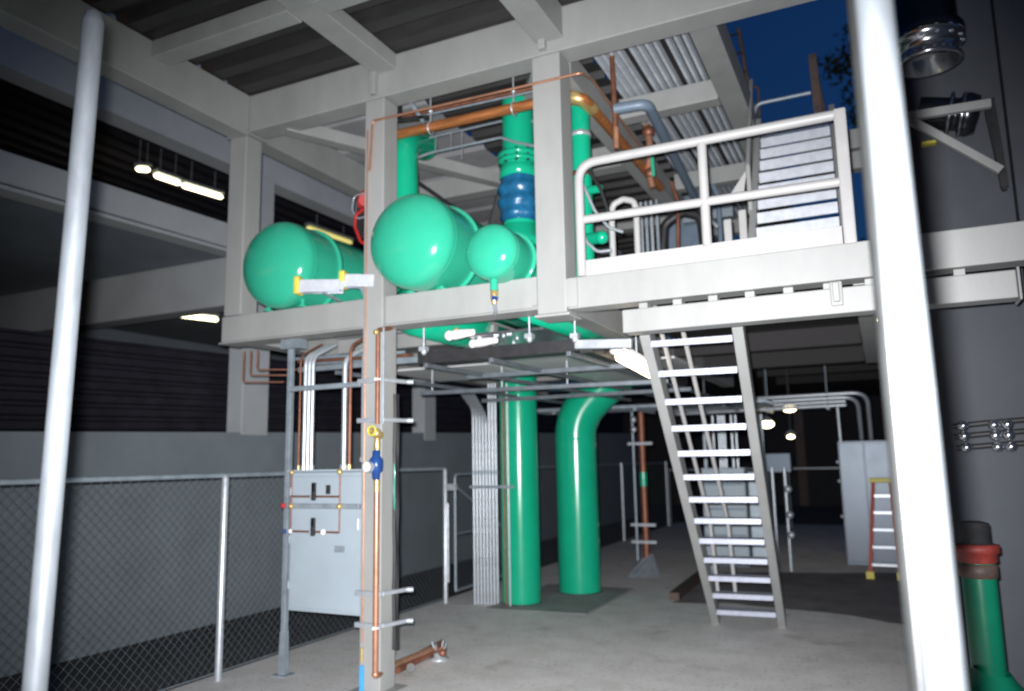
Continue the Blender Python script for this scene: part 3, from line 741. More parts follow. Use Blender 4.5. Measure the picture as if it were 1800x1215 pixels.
# ------------------------------------------------------------ under the platform
hx = thing('heat_exchanger', 'green shell slung under the platform left of the stair', 'heat exchanger', (-2.6, 6.2, 2.9))
for (xa, xb, y0, y1, z) in ((-3.72, -3.22, 5.45, 7.0, 2.99), (-2.62, -2.02, 5.35, 7.5, 3.03)):
    b = MB(); b.lathe(((xa+xb)/2, y0, z+0.03), (0, 1, 0), [(0.001, -0.06), (0.12, -0.045), ((xb-xa)/2, 0), ((xb-xa)/2, y1-y0), (0.001, y1-y0+0.05)], 32); b.build('shell', GREEN_P, hx)
b = MB(); b.hexa([(-2.97, 5.35, 2.70), (-2.27, 5.35, 2.70), (-2.27, 6.5, 2.70), (-2.97, 6.5, 2.70), (-2.97, 5.35, 2.72), (-2.27, 5.35, 2.72), (-2.27, 6.5, 2.72), (-2.97, 6.5, 2.72)]); pl = b.build('plate', CHROME, hx)
for k in range(8):
    q = Vector({0: (-2.572, 4.987, 2.700), 1: (-2.578, 5.186, 2.700), 2: (-2.595, 5.392, 2.700), 3: (-2.613, 5.612, 2.700), 4: (-2.658, 5.450, 2.700), 5: (-2.741, 5.815, 2.700), 6: (-2.711, 5.352, 2.700), 7: (-2.689, 5.118, 2.700)}[k])
    b = MB(); b.lathe((q.x, min(max(q.y, 5.4), 6.45), 2.682), (0, 0, 1), [(0.001, 0), (0.014, 0.003), (0.014, 0.018)], 8); b.build('bolt', GALV, pl)
for k, (p, q) in enumerate((((-2.904, 5.014, 2.660), (-2.675, 4.973, 2.660)), ((-2.953, 5.487, 2.660), (-2.701, 5.401, 2.660)))):
    t = thing('pale_pipe_clamp', ('left pale rounded clamp with a brass fitting', 'right pale rounded clamp without brass')[k]+' under the platform edge', 'clamp', p, 'pale clamps under the platform')
    b = MB(); b.tube([p, Vector(p).lerp(Vector(q), .3), q], [0.03, 0.04, 0.024], 12); b.ball(p, 0.04, 10); b.build('body', WHITE, t)
    b = MB(); b.ball(Vector(p).lerp(Vector(q), .3)+Vector((0, 0, 0.035)), 0.022, 8); b.build('fitting', BRASS if k == 0 else WHITE, t)
# hanger rods and strut trapezes
ug = thing('strut_lattice', 'grid of galvanized strut hung under the platform over the green pipes', 'strut grid', (-3.1, 6.5, 2.45))
def strut(p, q, w=0.042, M=STRUT, par=ug, name='strut'):
    b = MB(); b.bar(p, q, w, w, (0, 0, 1), 0.003); return b.build(name, M, par)
strut((-3.171, 4.644, 2.450), (-1.393, 4.668, 2.450)) if False else None
strut((-4.40, 6.98, 2.44), (-1.80, 7.30, 2.44))
strut((-4.35, 8.3, 2.44), (-1.80, 8.3, 2.44))
b = MB(); b.box(-3.45, -2.02, 5.42, 5.58, 2.52, 2.62, 0.004); b.build('black_duct', BLACK, ug)
b = MB(); b.box(-2.0, -1.90, 5.40, 8.6, 2.50, 2.60, 0.004); b.build('black_duct', BLACK, ug)
strut((-3.40, 6.2, 2.48), (-1.86, 6.2, 2.48), 0.04)
for (x0, x1) in ((-4.2, -3.9), (-3.3, -3.0), (-2.7, -2.5), (-2.05, -1.95)):
    strut((x0, 5.3, 2.49), (x1, 10.0, 2.49), 0.035)
for k in range(3):
    q = Vector({0: (-3.281, 5.250, 2.797), 1: (-2.341, 5.250, 2.798), 2: (-1.973, 5.250, 2.719)}[k])
    z1 = {0: 2.577, 1: 2.601, 2: 2.570}[k]
    pipe(ug, 'hanger_rod', [(q.x, 5.25, 2.80), (q.x, 5.25, z1)], 0.008, GALV, 8)
    b = MB(); b.ball((q.x, 5.25, z1+0.02), 0.026, 10, (1, 1, 1.3)); b.box(q.x-0.03, q.x+0.03, 5.22, 5.28, z1+0.02, z1+0.055); b.build('rod_nut', GALV, ug)
for k in range(4):
    x = (-4.3, -3.5, -2.8, -1.9)[k]
    pipe(ug, 'hanger_rod', [(x, 7.05+k*0.07, 2.44), (x, 7.05+k*0.07, 2.82)], 0.008, GALV, 8)
# pale soffit panels between the struts
sp = thing('soffit_panel', 'pale grey sheet under the platform above the strut grid, by the front', 'panel', (-2.9, 7.2, 2.7), 'pale sheets under the platform')
b = MB(); b.box(-3.55, -2.35, 6.75, 7.9, 2.70, 2.72); b.build('sheet', DECK_WHITE, sp)
for (x0, x1, y0, y1, lab) in ((-4.9, -3.6, 7.0, 8.2, 'pale grey sheet under the platform, leftmost above the electrical conduits'), (-2.3, -1.8, 7.6, 9.4, 'narrow pale sheet under the platform beside the stair'), (-3.3, -2.35, 8.3, 10, 'pale grey sheet under the platform above the elbowed green pipe')):
    c = thing('soffit_panel', lab, 'panel', ((x0+x1)/2, y0, 2.7), 'pale sheets under the platform')
    b = MB(); b.box(x0, x1, y0, y1, 2.70, 2.72); b.build('sheet', DECK_WHITE, c)
tr = thing('cable_tray', 'bundle of galvanized conduits in a tray under the platform towards the back', 'cable tray', (-3, 11, 2.4))
for k in range(5):
    pipe(tr, 'conduit', [(-4.6, 10.3+k*0.16, 2.43), (-1.3, 10.5+k*0.16, 2.43)], 0.03, GALV_DULL, 8)
for k in range(3):
    strut((-4.2+k*1.2, 10.2, 2.38), (-4.2+k*1.2, 11.2, 2.38), 0.04, GALV_DULL, tr)
# short grey channel left of the stair top, and the white lamp below it
ch = thing('short_channel', 'short pale steel channel under the platform just left of the stair top', 'channel', (-1.776, 5.300, 2.530))
b = MB(); b.bar((-1.989, 5.300, 2.552), (-1.561, 5.300, 2.525), 0.05, 0.065, (0, 0, 1), 0.004); b.build('channel', GALV, ch)
lm = thing('tube_lamp', 'glowing white tubular lamp hung beside the top of the metal stair', 'light', (-1.731, 5.900, 2.453))
p, q = Vector((-1.815, 5.800, 2.520)), Vector((-1.670, 6.300, 2.404))
b = MB(); b.tube([p, p.lerp(q, .04), p.lerp(q, .96), q], [0.03, 0.05, 0.05, 0.03], 16); b.build('lens', LAMP_TUBE, lm)
b = MB(); b.bar(p+Vector((0, 0, 0.065)), q+Vector((0, 0, 0.065)), 0.09, 0.03); b.build('housing', WHITE, lm)
b = MB(); b.ball(p+Vector((-0.01, -0.02, 0.03)), 0.05, 12, (1.2, 1, .7)); b.build('end_cap', WHITE, lm)
pipe(lm, 'hanger', [p.lerp(q, .5)+Vector((0, 0, .07)), p.lerp(q, .5)+Vector((0, 0, .4))], 0.008, GALV, 6)

# ------------------------------------------------------------ green risers
g1 = thing('green_riser', 'straight thick green pipe standing on the floor beside silver conduits', 'pipe', (-4.08, 8.75, 0.012))
pipe(g1, 'pipe', [(-4.08, 8.75, 0.012), (-4.08, 8.75, 2.9)], 0.235, GREEN_P, 40)
b = MB(); b.lathe((-4.08, 8.75, 2.48), (0, 0, 1), [(0.236, 0.0), (0.25, 0.01), (0.25, 0.05), (0.236, 0.06)], 40); b.build('collar', GREEN_P, g1)
g2 = thing('elbowed_green_riser', 'thick green pipe bending right at its top, second from the conduits', 'pipe', (-3.68, 9.75, 0.012))
pipe(g2, 'pipe', fillet([(-3.69, 9.72, 0.012), (-3.69, 9.72, 2.30), (-2.95, 10.0, 3.05)], 0.7, 12), 0.275, GREEN_P, 44)
b = MB(); b.lathe((-3.69, 9.72, 1.98), (0, 0, 1), [(0.275, -0.01), (0.279, -0.004), (0.279, 0.004), (0.275, 0.01)], 44); b.build('weld_seam', GREEN_P, g2)
b = MB(); b.lathe((-3.69, 9.72, 0.012), (0, 0, 1), [(0.277, 0.0), (0.285, 0.004), (0.277, 0.012)], 44); b.build('sealant', BLACK, g2)
b = MB(); b.lathe((-4.08, 8.75, 0.012), (0, 0, 1), [(0.237, 0.0), (0.244, 0.004), (0.237, 0.012)], 40); b.build('sealant', BLACK, g1)
names = ('leftmost', 'second', 'third', 'fourth', 'fifth', 'sixth', 'seventh', 'eighth')
xs0, xs1 = -4.60, -4.33
for k in range(8):
    x = xs0+(xs1-xs0)*k/7; y = 8.52+0.012*k
    t = thing('conduit', names[k]+' of the eight silver conduits in a row beside the straight green riser' if k else 'leftmost of the eight silver conduits in a row beside the straight green riser', 'conduit', (x, y, 0), 'silver conduits beside the green riser')
    if k < 5:
        pts = [(x, y, 0), (x, y, 2.36-0.02*k), (x-0.35, y+0.3, 2.62)]
    else: pts = [(x, y, 0), (x, y, 2.68)]
    pipe(t, 'pipe', pts, 0.0165, GALV, 10, 0.2)
    b = MB(); b.tube([(x, y, 1.55), (x, y, 1.60)], 0.021, 10); b.build('coupling', GALV_DULL, t)
for k, x in enumerate((-4.16, -4.11)):
    t = thing('thin_conduit', ('thin tan conduit', 'thin silver conduit')[k]+' strapped to the front of the straight green riser', 'conduit', (x, 8.47, 0), 'thin conduits on the green riser')
    pipe(t, 'pipe', [(x, 8.49, 0), (x, 8.49, 2.66)], 0.013, (COPPER_D, GALV)[k], 8)
st = thing('conduit_strap', 'horizontal tan strut strap holding the conduits and the straight green riser', 'strap', (-4.3, 8.45, 1.4))
b = MB(); b.bar((-4.62, 8.455, 1.40), (-4.02, 8.455, 1.40), 0.02, 0.035); b.build('strut', GALV_DULL, st)

# ------------------------------------------------------------ electrical panel and its conduits
ep = thing('electrical_panel', 'pale blue grey electrical enclosure hung between strut post and column', 'electrical panel', (-4.05, 5.1, 0.545))
b = MB(); b.box(-4.43, -3.67, 5.02, 5.28, 0.545, 1.645, 0.012); bx = b.build('box', PANEL, ep)
b = MB(); b.box(-4.40, -3.69, 5.0, 5.018, 0.575, 1.61, 0.006); dr = b.build('door', PANEL, ep)
b = MB(); b.box(-4.44, -3.66, 4.985, 5.27, 1.648, 1.665, 0.003); b.build('rain_lip', PANEL, ep)
b = MB(); b.tube([(-3.72, 4.99, 1.2), (-3.72, 4.99, 1.28)], 0.012, 8); b.build('latch', GALV, dr)
for z in (0.72, 1.08, 1.46):
    b = MB(); b.tube([(-4.405, 4.996, z), (-4.405, 4.996, z+0.06)], 0.009, 8); b.build('hinge', GALV_DULL, bx)
b = MB(); b.box(-3.95, -3.85, 4.996, 4.999, 1.02, 1.07); b.build('nameplate', GALV_DULL, dr)
fp = thing('strut_post', 'galvanized strut post with a foot plate holding the electrical panel', 'strut post', (-4.57, 5.15, 0))
b = MB(); b.box(-4.595, -4.55, 5.13, 5.175, 0.012, 2.78, 0.004); b.build('upright', GALV_DULL, fp)
b = MB(); b.box(-4.645, -4.50, 5.09, 5.22, 0, 0.012); b.build('foot_plate', GALV_DULL, fp)
b = MB(); b.hexa([(-4.605, 5.12, 0.013), (-4.54, 5.12, 0.013), (-4.54, 5.185, 0.013), (-4.605, 5.185, 0.013), (-4.597, 5.128, 0.35), (-4.548, 5.128, 0.35), (-4.548, 5.177, 0.35), (-4.597, 5.177, 0.35)]); b.build('sleeve', GALV_DULL, fp)
for zz, nm in ((2.331, 'upper_arm'), (1.376, 'lower_arm')):
    b = MB(); b.box(-4.43, -3.69, 4.955, 4.995, zz-0.02, zz+0.02, 0.004); b.build('arm', GALV_DULL, fp)
b = MB(); b.box(-4.63, -4.44, 5.08, 5.2, 2.70, 2.78); b.build('beam_clamp', GALV_DULL, fp)
# vertical conduits into the panel top
def cond(label, x, zb, zt, r, M, bend):
    t = thing('panel_conduit', label, 'conduit', (x, 5.1, zb), 'conduits feeding the electrical panel')
    pipe(t, 'pipe', [(x, 5.1, zb), (x, 5.1, zt-0.05), (x+bend, 5.35, zt+0.08)], r, M, 10, 0.12)
    b = MB(); b.tube([(x, 5.1, zb), (x, 5.1, zb+0.035)], r*1.5, 10); b.build('connector', BRASS if M is COPPER_D else GALV, t)
cond('leftmost of three bright silver conduits entering the panel top', -4.365, 1.665, 2.66, 0.0175, GALV, 0.03)
cond('middle of three bright silver conduits entering the panel top', -4.325, 1.665, 2.66, 0.0175, GALV, 0.03)
cond('rightmost of three bright silver conduits entering the panel top', -4.285, 1.665, 2.66, 0.0175, GALV, 0.03)
cond('single silver conduit beside the brown copper line above the panel', -3.95, 1.665, 2.62, 0.022, GALV, 0.05)
cond('brown copper line dropping to the panel top beside a silver conduit', -3.895, 1.665, 2.72, 0.014, COPPER_D, 0.02)
cond('single silver conduit next to the tall steel column above the panel', -3.76, 1.72, 2.68, 0.019, GALV, 0.04)
cond('thin brown line between the strut post and the silver conduits', -4.42, 1.665, 2.68, 0.008, COPPER_D, 0.02)
ik = thing('tubing_manifold', 'copper tubing loop with black valves and brass fittings across the electrical panel', 'tubing', (-4.2, 4.93, 1.2))
zu, zm, zl, zt_ = 1.454, 1.378, 1.180, 1.646
xl, xr = -4.336, -3.853
for z in (zu, zl): pipe(ik, 'cross_tube', [(xl, 4.93, z), (xr, 4.93, z)], 0.008, COPPER_D, 8)
for x in (xl, xr): pipe(ik, 'drop_tube', [(x, 4.93, zt_), (x, 4.93, zl)], 0.006, COPPER_D, 8)
for (x, z, M, r) in ((xl, zt_, BRASS, 0.02), (xr, zt_, BRASS, 0.024), (xl, zm, BRASS, 0.022), (xr, zm, BRASS, 0.024), (xl, zl, WHITE, 0.018), ((xl+xr)/2+0.09, zl, WHITE, 0.024), ((xl+xr)/2-0.03, zu, GALV, 0.02), ((xl+xr)/2-0.03, zl, GALV, 0.02)):
    b = MB(); b.ball((x, 4.925, z), r, 10); b.build('fitting', M, ik)
for z in (zu, zl):
    x = (xl+xr)/2
    b = MB(); b.bar((x, 4.91, z-0.03), (x, 4.91, z+0.11), 0.03, 0.03, (0, 1, 0), 0.006); b.bar((x-0.01, 4.905, z+0.07), (x+0.02, 4.905, z+0.07), 0.02, 0.06); b.build('valve_handle', BLACK, ik)
b = MB(); b.box((xl+xr)/2+0.12, (xl+xr)/2+0.15, 4.91, 4.93, zu+0.02, zu+0.09); b.build('valve_handle', BLACK, ik)
b = MB(); b.ball((-4.419, 4.930, 1.380), 0.022, 10); b.build('red_knob', RED, ik)
b = MB(); b.ball((-4.401, 4.930, 1.178), 0.018, 10); b.build('blue_knob', BLUE, ik)
# tray of small pipes under the left beam end
lt = thing('small_pipe_bends', 'thin copper lines bending under the left end of the platform beam', 'pipes', (-5.240, 5.500, 2.659))
for k in range(3):
    x = {0: -5.370, 1: -5.285, 2: -5.201}[k]; zb = {0: 2.484, 1: 2.544, 2: 2.592}[k]
    pipe(lt, 'line', [(x, 5.4, 2.78), (x, 5.4, zb), (x+0.32, 5.6, zb)], 0.007, COPPER_D, 8, 0.03)
for k in range(4):
    pipe(lt, 'cross_line', [(-4.9, 5.5+k*0.12, 2.68-0.01*k), (-3.6, 5.45+k*0.12, 2.64-0.01*k)], 0.016, (GALV_DULL, COPPER_D)[k % 2], 8)
b = MB(); b.bar((-4.95, 5.7, 2.60), (-3.6, 5.7, 2.60), 0.045, 0.045); b.build('carrier', GALV_DULL, lt)

# ------------------------------------------------------------ copper riser with valve and blue meter on the tall column
cr = thing('copper_riser', 'copper riser with yellow valve and blue meter on the front of the tall column', 'pipe', (-3.475, 4.900, 0.179))
xc = lambda y: 0
X1 = -3.482
pipe(cr, 'upper_pipe', [(X1+0.02, 5.05, 2.775), (X1, 4.9, 2.74), (X1, 4.9, 2.007)], 0.018, COPPER_D, 12, 0.03)
pipe(cr, 'upper_pipe', [(X1+0.038, 4.92, 2.76), (X1+0.038, 4.92, 2.007)], 0.008, GALV_DULL, 8)
b = MB(); b.ball((X1+0.01, 4.86, 2.715), 0.024, 10); b.build('fitting', BRASS, cr)
zv = 1.933
b = MB(); b.ball((X1, 4.89, zv), 0.04, 12); b.tube([(X1-0.05, 4.89, zv+0.02), (X1+0.045, 4.89, zv-0.02)], 0.028, 10); b.tube([(X1, 4.9, zv-0.04), (X1, 4.9, zv-0.1), (X1, 4.9, zv-0.14)], [0.022, 0.028, 0.02], 12)
vv = b.build('brass_valve', BRASS, cr)
b = MB(); b.ring((X1-0.012, 4.845, zv+0.02), (0, 1, 0), 0.035, 0.008, 18, 8); b.build('hand_wheel', YELLOW, vv)
zm_ = 1.691
b = MB(); b.lathe((X1, 4.89, zm_), (0, 0, 1), [(0.018, -0.11), (0.03, -0.10), (0.032, -0.06), (0.052, -0.04), (0.054, 0.04), (0.03, 0.07), (0.03, 0.11), (0.018, 0.115)], 20); mt = b.build('meter', BLUE, cr)
b = MB(); b.tube([(X1-0.022, 4.86, zm_-0.01), (X1-0.03, 4.81, zm_-0.01)], 0.043, 18); dial = b.build('dial_case', GALV, mt)
b = MB(); b.tube([(X1-0.0301, 4.8095, zm_-0.01), (X1-0.0305, 4.807, zm_-0.01)], 0.036, 18); b.build('dial', WHITE, mt)
b = MB(); b.tube([(X1, 4.9, zm_-0.11), (X1, 4.9, zm_-0.15), (X1, 4.9, zm_-0.22)], [0.026, 0.024, 0.021], 12); b.build('union', BRASS, cr)
zlow = 0.16
pipe(cr, 'lower_pipe', [(X1, 4.9, zm_-0.2), (X1, 4.9, zlow), (-3.617, 5.400, 0.130), (-3.676, 6.065, 0.100)], 0.0225, COPPER, 14, 0.05)
b = MB(); b.ball((X1, 4.9, zlow+0.015), 0.028, 10); b.build('elbow', COPPER, cr)
fe = thing('floor_drain_piping', 'aged copper pipes with an open silver flange lying on the concrete beside the tall column', 'pipe', (-3.694, 6.143, 0.000))
pipe(fe, 'pipe', [(-3.678, 5.476, 0.050), (-3.717, 6.103, 0.050), (-3.614, 6.136, 0.090)], 0.03, COPPER_D, 12, 0.04)
pipe(fe, 'pipe', [(-3.740, 5.711, 0.070), (-3.726, 6.276, 0.100)], 0.02, COPPER_D, 12)
b = MB(); b.lathe((-3.631, 6.057, 0.001), (0, 0, 1), [(0.03, 0), (0.085, 0), (0.085, 0.018), (0.05, 0.022), (0.05, 0.06), (0.03, 0.06)], 22); b.build('flange', GALV, fe)
b = MB(); b.ball((-3.532, 5.949, 0.090), 0.034, 10); b.build('elbow', COPPER_D, fe)
b = MB(); b.ball((-3.654, 6.029, 0.100), 0.032, 10); b.build('elbow', COPPER_D, fe)
b = MB(); b.tube([(-3.702, 5.715, 0.000), (-3.613, 5.576, 0.050)], 0.035, 12); b.build('support', BLACK, fe)
for k in range(4):
    a = k*1.6
    q = Vector((-3.576, 5.966, 0.120))+Vector((0.05*math.cos(a), 0.05*math.sin(a), 0))
    b = MB(); b.tube([q, q+Vector((0.02*math.cos(a), 0.02*math.sin(a), 0.05))], 0.008, 6); b.build('stud', GALV_DULL, fe)
cc = thing('column_copper_line', 'hair thin copper line taped down the left front of the tall column', 'pipe', (-3.600, 4.960, 0.152))
xq = -3.645
pipe(cc, 'line', [(xq, 4.96, 4.45), (xq, 4.96, 0.375)], 0.006, COPPER, 8)
b = MB(); b.tube([(xq, 4.955, 0.336), (xq, 4.955, 0.234)], 0.011, 10); b.build('ferrule', BRASS, cc)
b = MB(); b.box(xq-0.016, xq+0.016, 4.945, 4.967, 0.02, 0.208, 0.004); b.build('blue_sleeve', BLUETAPE, cc)
for k, (y, lab) in enumerate(((668, 'topmost strut clamp bar'), (738, 'second strut clamp bar from the top'), (1045, 'third strut clamp bar from the top'), (1102, 'lowest strut clamp bar'))):
    z = {668: 2.350, 738: 2.040, 1045: 0.735, 1102: 0.503}[y]
    t = thing('strut_clamp', lab+' across the front of the tall steel column', 'clamp', (-3.58, 4.94, z), 'strut clamps on the tall column')
    b = MB(); b.box(-3.70, -3.47, 4.93, 4.966, z-0.018, z+0.018, 0.003); b.build('front_bar', GALV, t)
    b = MB(); b.bar((-3.475, 4.97, z), (-3.40, 5.24, z), 0.03, 0.03, (0, 0, 1), 0.004); b.build('side_bar', GALV, t)
    b = MB(); b.tube([(-3.405, 5.2, z), (-3.36, 5.22, z)], 0.02, 10); b.build('bolt', GALV, t)
    if y in (668, 1102):
        b = MB(); b.ring((X1, 4.9, z), (0, 0, 1), 0.024, 0.007, 16, 6); b.ball((X1, 4.872, z), 0.014, 8); b.build('pipe_clip', WHITE, t)
bs = thing('black_cable_bundle', 'black cables with green wire running down the back edge of the tall column', 'cable', (-3.46, 5.2, 0.1))
for k in range(3):
    pts = [(-3.476+0.004*math.sin(i*1.7+k), 5.13+0.02*k, 0.3+i*0.15) for i in range(14)]
    pipe(bs, 'cable', pts, 0.014, BLACK, 8)
pipe(bs, 'green_wire', [(-3.465+0.004*math.sin(i*2.1), 5.11, 1.35+i*0.07) for i in range(6)], 0.005, GREEN, 8)

# ------------------------------------------------------------ chain link fence
def link_mesh(b, P, L, dirv, z0, z1, pitch=0.078, r=0.0019):
    P = Vector(P); d = Vector(dirv); n = d.cross(Vector((0, 0, 1)))
    H = z1-z0; k = -int(H/pitch)-1
    while k*pitch < L:
        for sg in (1, -1):
            s0 = k*pitch if sg > 0 else k*pitch+H
            a, c = Vector((s0, z0)), Vector((s0+sg*H, z1))
            # clip to 0..L
            u0, u1 = 0.0, 1.0
            dx = c.x-a.x
            for lim, s in ((0.0, 1), (L, -1)):
                fa = (a.x-lim)*s; fc = (c.x-lim)*s
                if fa < 0 and fc < 0: u1 = -1
                elif fa < 0: u0 = max(u0, fa/(fa-fc))
                elif fc < 0: u1 = min(u1, fa/(fa-fc))
            if u1 > u0+1e-4:
                p, q = a.lerp(c, u0), a.lerp(c, u1)
                off = n*(0.003*sg)
                b.tube([P+d*p.x+Vector((0, 0, p.y))+off, P+d*q.x+Vector((0, 0, q.y))+off], r, 4, False)
        k += 1
    return b
cf = thing('chain_link_fence', 'galvanized chain link fence along the left in front of the low wall', 'fence', (-5.0, 4.8, 0))
XF = -5.0
for y in (1.15, 4.84, 8.45):
    b = MB(); b.tube([(XF+0.03, y, 0), (XF+0.03, y, 1.60), (XF+0.03, y, 1.635)], [0.03, 0.03, 0.012], 14); b.build('post', GALV, cf)
pipe(cf, 'top_rail', [(XF, -1.5, 1.63), (XF, 8.45, 1.63)], 0.021, GALV_DULL, 10)
b = MB(); link_mesh(b, (XF-0.02, -1.5, 0.03), 9.95, (0, 1, 0), 0, 1.58); b.build('mesh', MESHW, cf, kind='stuff')
pipe(cf, 'tension_wire', [(XF-0.02, -1.5, 0.05), (XF-0.02, 8.45, 0.05)], 0.004, GALV_DULL, 6)
b = MB(); b.box(-4.95, -4.80, 8.42, 8.46, 1.36, 1.44); b.tube([(-4.93, 8.44, 1.2), (-4.93, 8.44, 0.25)], 0.022, 8); b.build('gate_latch', GALV, cf)
gb = thing('fence_gate', 'chain link gate with a diagonal brace between fence post and green riser', 'gate', (-5.0, 8.9, 0))
pipe(gb, 'frame', [(-5.0, 8.75, 0.1), (-5.0, 8.75, 1.55), (-5.0, 10.1, 1.55), (-5.0, 10.1, 0.1), (-5.0, 8.75, 0.1)], 0.018, GALV_DULL, 8, 0.06)
pipe(gb, 'brace', [(-5.0, 8.77, 1.4), (-5.0, 10.08, 0.8)], 0.014, GALV_DULL, 8)
pipe(gb, 'mid_rail', [(-5.0, 8.77, 0.8), (-5.0, 10.08, 0.8)], 0.014, GALV_DULL, 8)
b = MB(); link_mesh(b, (XF, 8.77, 0.12), 1.3, (0, 1, 0), 0, 1.4, 0.078, 0.002); b.build('mesh', MESHW, gb, kind='stuff')
cg = thing('far_side_fence', 'dim stretch of chain link fence behind the green risers', 'fence', (-5.1, 16, 0))
for y in (10.5, 16.1, 19.9):
    b = MB(); b.tube([(-5.08, y, 0), (-5.08, y, 1.63)], 0.03, 10); b.build('post', GALV, cg)
pipe(cg, 'top_rail', [(-5.1, 10.5, 1.60), (-5.1, 20, 1.60)], 0.02, GALV_DULL, 8)
b = MB(); link_mesh(b, (-5.11, 10.5, 0.03), 9.5, (0, 1, 0), 0, 1.55, 0.11, 0.0022); b.build('mesh', MESHW, cg, kind='stuff')
ff = thing('back_fence', 'dim chain link fence across the back between stair and cabinet', 'fence', (-1.5, 20, 0))
pipe(ff, 'top_rail', [(-5.1, 20, 1.41), (6, 20, 1.41)], 0.022, GALV, 8)
for x in (-5.05, -2.1, 0.9, 3.9):
    b = MB(); b.tube([(x, 20, 0), (x, 20, 1.44)], 0.03, 10); b.build('post', STRUT, ff)
b = MB(); link_mesh(b, (-5.1, 20.01, 0.03), 11, (1, 0, 0), 0, 1.36, 0.13, 0.0022); b.build('mesh', MESHW, ff, kind='stuff')

# ------------------------------------------------------------ things behind and right of the stair
fc = thing('rusty_standpipe', 'far rusty red vertical pipe with strut clamps behind the elbowed green riser', 'pipe', (-3.2, 11.2, 0))
xx, yy = -3.288, 11.5
pipe(fc, 'pipe', [(xx, yy, 0.02), (xx, yy, 2.5)], 0.05, COPPER_D, 12)
pipe(fc, 'conduit', [(xx-0.14, yy, 0.2), (xx-0.14, yy, 2.45)], 0.02, GALV_DULL, 8)
for z in (1.935, 0.731, 0.481):
    b = MB(); b.box(xx-0.2, xx+0.18, yy-0.09, yy-0.05, z-0.02, z+0.02); b.build('strut', GALV, fc)
for z in (2.300, 2.152):
    b = MB(); b.ball((xx-0.1, yy-0.07, z), 0.05, 10); b.build('fitting', GALV, fc)
b = MB(); b.tube([(xx, yy, 1.295), (xx, yy, 1.507)], 0.055, 12); b.build('green_band', GREEN_P, fc)
b = MB(); b.hexa([(xx-0.2, yy-0.35, 0.002), (xx-0.05, yy-0.38, 0.002), (xx+0.15, yy+0.1, 0.002), (xx-0.05, yy+0.1, 0.002), (xx-0.18, yy-0.3, 0.05), (xx-0.07, yy-0.33, 0.05), (xx+0.1, yy, 0.3), (xx, yy, 0.3)]); b.build('foot', GALV_DULL, fc)
bl = thing('steel_offcut', 'dark steel bar lying on the floor left of the stair foot', 'steel bar', (-2.370, 9.803, -0.000))
b = MB(); b.bar(Vector((-2.412, 9.538, 0.000))+Vector((0, 0, 0.045)), Vector((-2.487, 11.669, 0.000))+Vector((0, 0, 0.045)), 0.12, 0.09); b.build('bar', RUST, bl)
bd = thing('breaker_cabinet', 'grey electrical cabinet with conduits on top seen between the stair treads', 'electrical cabinet', (-2.0, 11.2, 0.2))
b = MB(); b.box(-2.33, -1.74, 11.1, 11.5, 0.22, 1.56, 0.012); b.build('box', PANEL, bd)
b = MB(); b.box(-1.72, -1.45, 11.25, 11.5, 0.3, 1.5, 0.01); b.build('side_box', GALV_DULL, bd)
for x in (-2.16, -2.08, -2.04, -2.0, -1.90, -1.84):
    b = MB(); b.tube([(x, 11.25, 1.56), (x, 11.25, 2.3)], 0.02, 8); b.build('conduit', GALV, bd)
for z in (0.62, 0.98, 1.32):
    b = MB(); b.box(-2.31, -1.76, 11.085, 11.098, z, z+0.03); b.build('trim', BLUEGREY, bd)
for x in (-2.3, -1.5):
    b = MB(); b.box(x-0.02, x+0.02, 11.3, 11.34, 0, 2.3); b.build('leg', GALV_DULL, bd)
rk = thing('conduit_rack', 'dim strut rack with conduits and boxes just right of the stair', 'conduit rack', (-1.3, 12.5, 0))
for x in (-1.543, -1.362):
    pipe(rk, 'upright', [(x, 12.5, 0), (x, 12.5, 1.536)], 0.025, GALV, 8)
b = MB(); b.box(-1.738, -1.321, 13, 13.3, 1.460, 1.747); b.build('box', BLUEGREY, rk)
for k, y in enumerate((860, 905, 940)):
    z = {860: 1.211, 905: 0.830, 940: 0.535}[y]
    b = MB(); b.ball((-1.322, 12.45, z), 0.06, 8); b.build('fitting', GALV, rk)
ot = thing('overhead_conduits', 'row of galvanized conduits running under the platform to the silver cabinet', 'conduits', (-1, 13, 2.5))
for k in range(4):
    z = 2.66-0.055*k
    yk = 13.0+0.10*k
    if k < 2:
        pts = [(-3.4, yk, z-0.03), (-0.34, yk, z), (-0.16+0.07*k-0.1*(k), yk, z-0.06), (-0.14-0.12*k, yk+0.3, 1.92)]
        pipe(ot, 'conduit', [(-3.4, yk, z-0.03), (-0.13-0.14*k, yk, z), (-0.13-0.14*k, yk+0.5, 1.95)], 0.03, GALV, 10, 0.22)
    else: pipe(ot, 'conduit', [(-3.4, yk, z-0.03), (-0.45, yk, z)], 0.03, GALV, 10)
for x in (-2.6, -1.6, -0.7):
    b = MB(); b.box(x-0.02, x+0.02, 12.9, 13.5, 2.42, 2.455); b.build('trapeze', GALV_DULL, ot)
    pipe(ot, 'rod', [(x, 12.95, 2.44), (x, 12.95, 4.6)], 0.01, GALV_DULL, 6)
pipe(ot, 'conduit', [(-0.574, 13.200, 2.468), (-0.567, 13.200, 1.904)], 0.022, GALV, 8)
sc = thing('silver_cabinet', 'tall silver metal cabinet with two doors behind the orange step ladder', 'cabinet', (-0.2, 13.7, 0))
b = MB(); b.box(-0.63, 0.22, 13.42, 14.1, 0.0, 1.93, 0.012); b.build('body', CAB, sc)
b = MB(); b.box(-0.61, -0.26, 13.40, 13.418, 0.06, 1.90, 0.006); b.build('door', CAB, sc)
b = MB(); b.box(-0.245, 0.20, 13.40, 13.418, 0.06, 1.90, 0.006); b.build('door', CAB, sc)
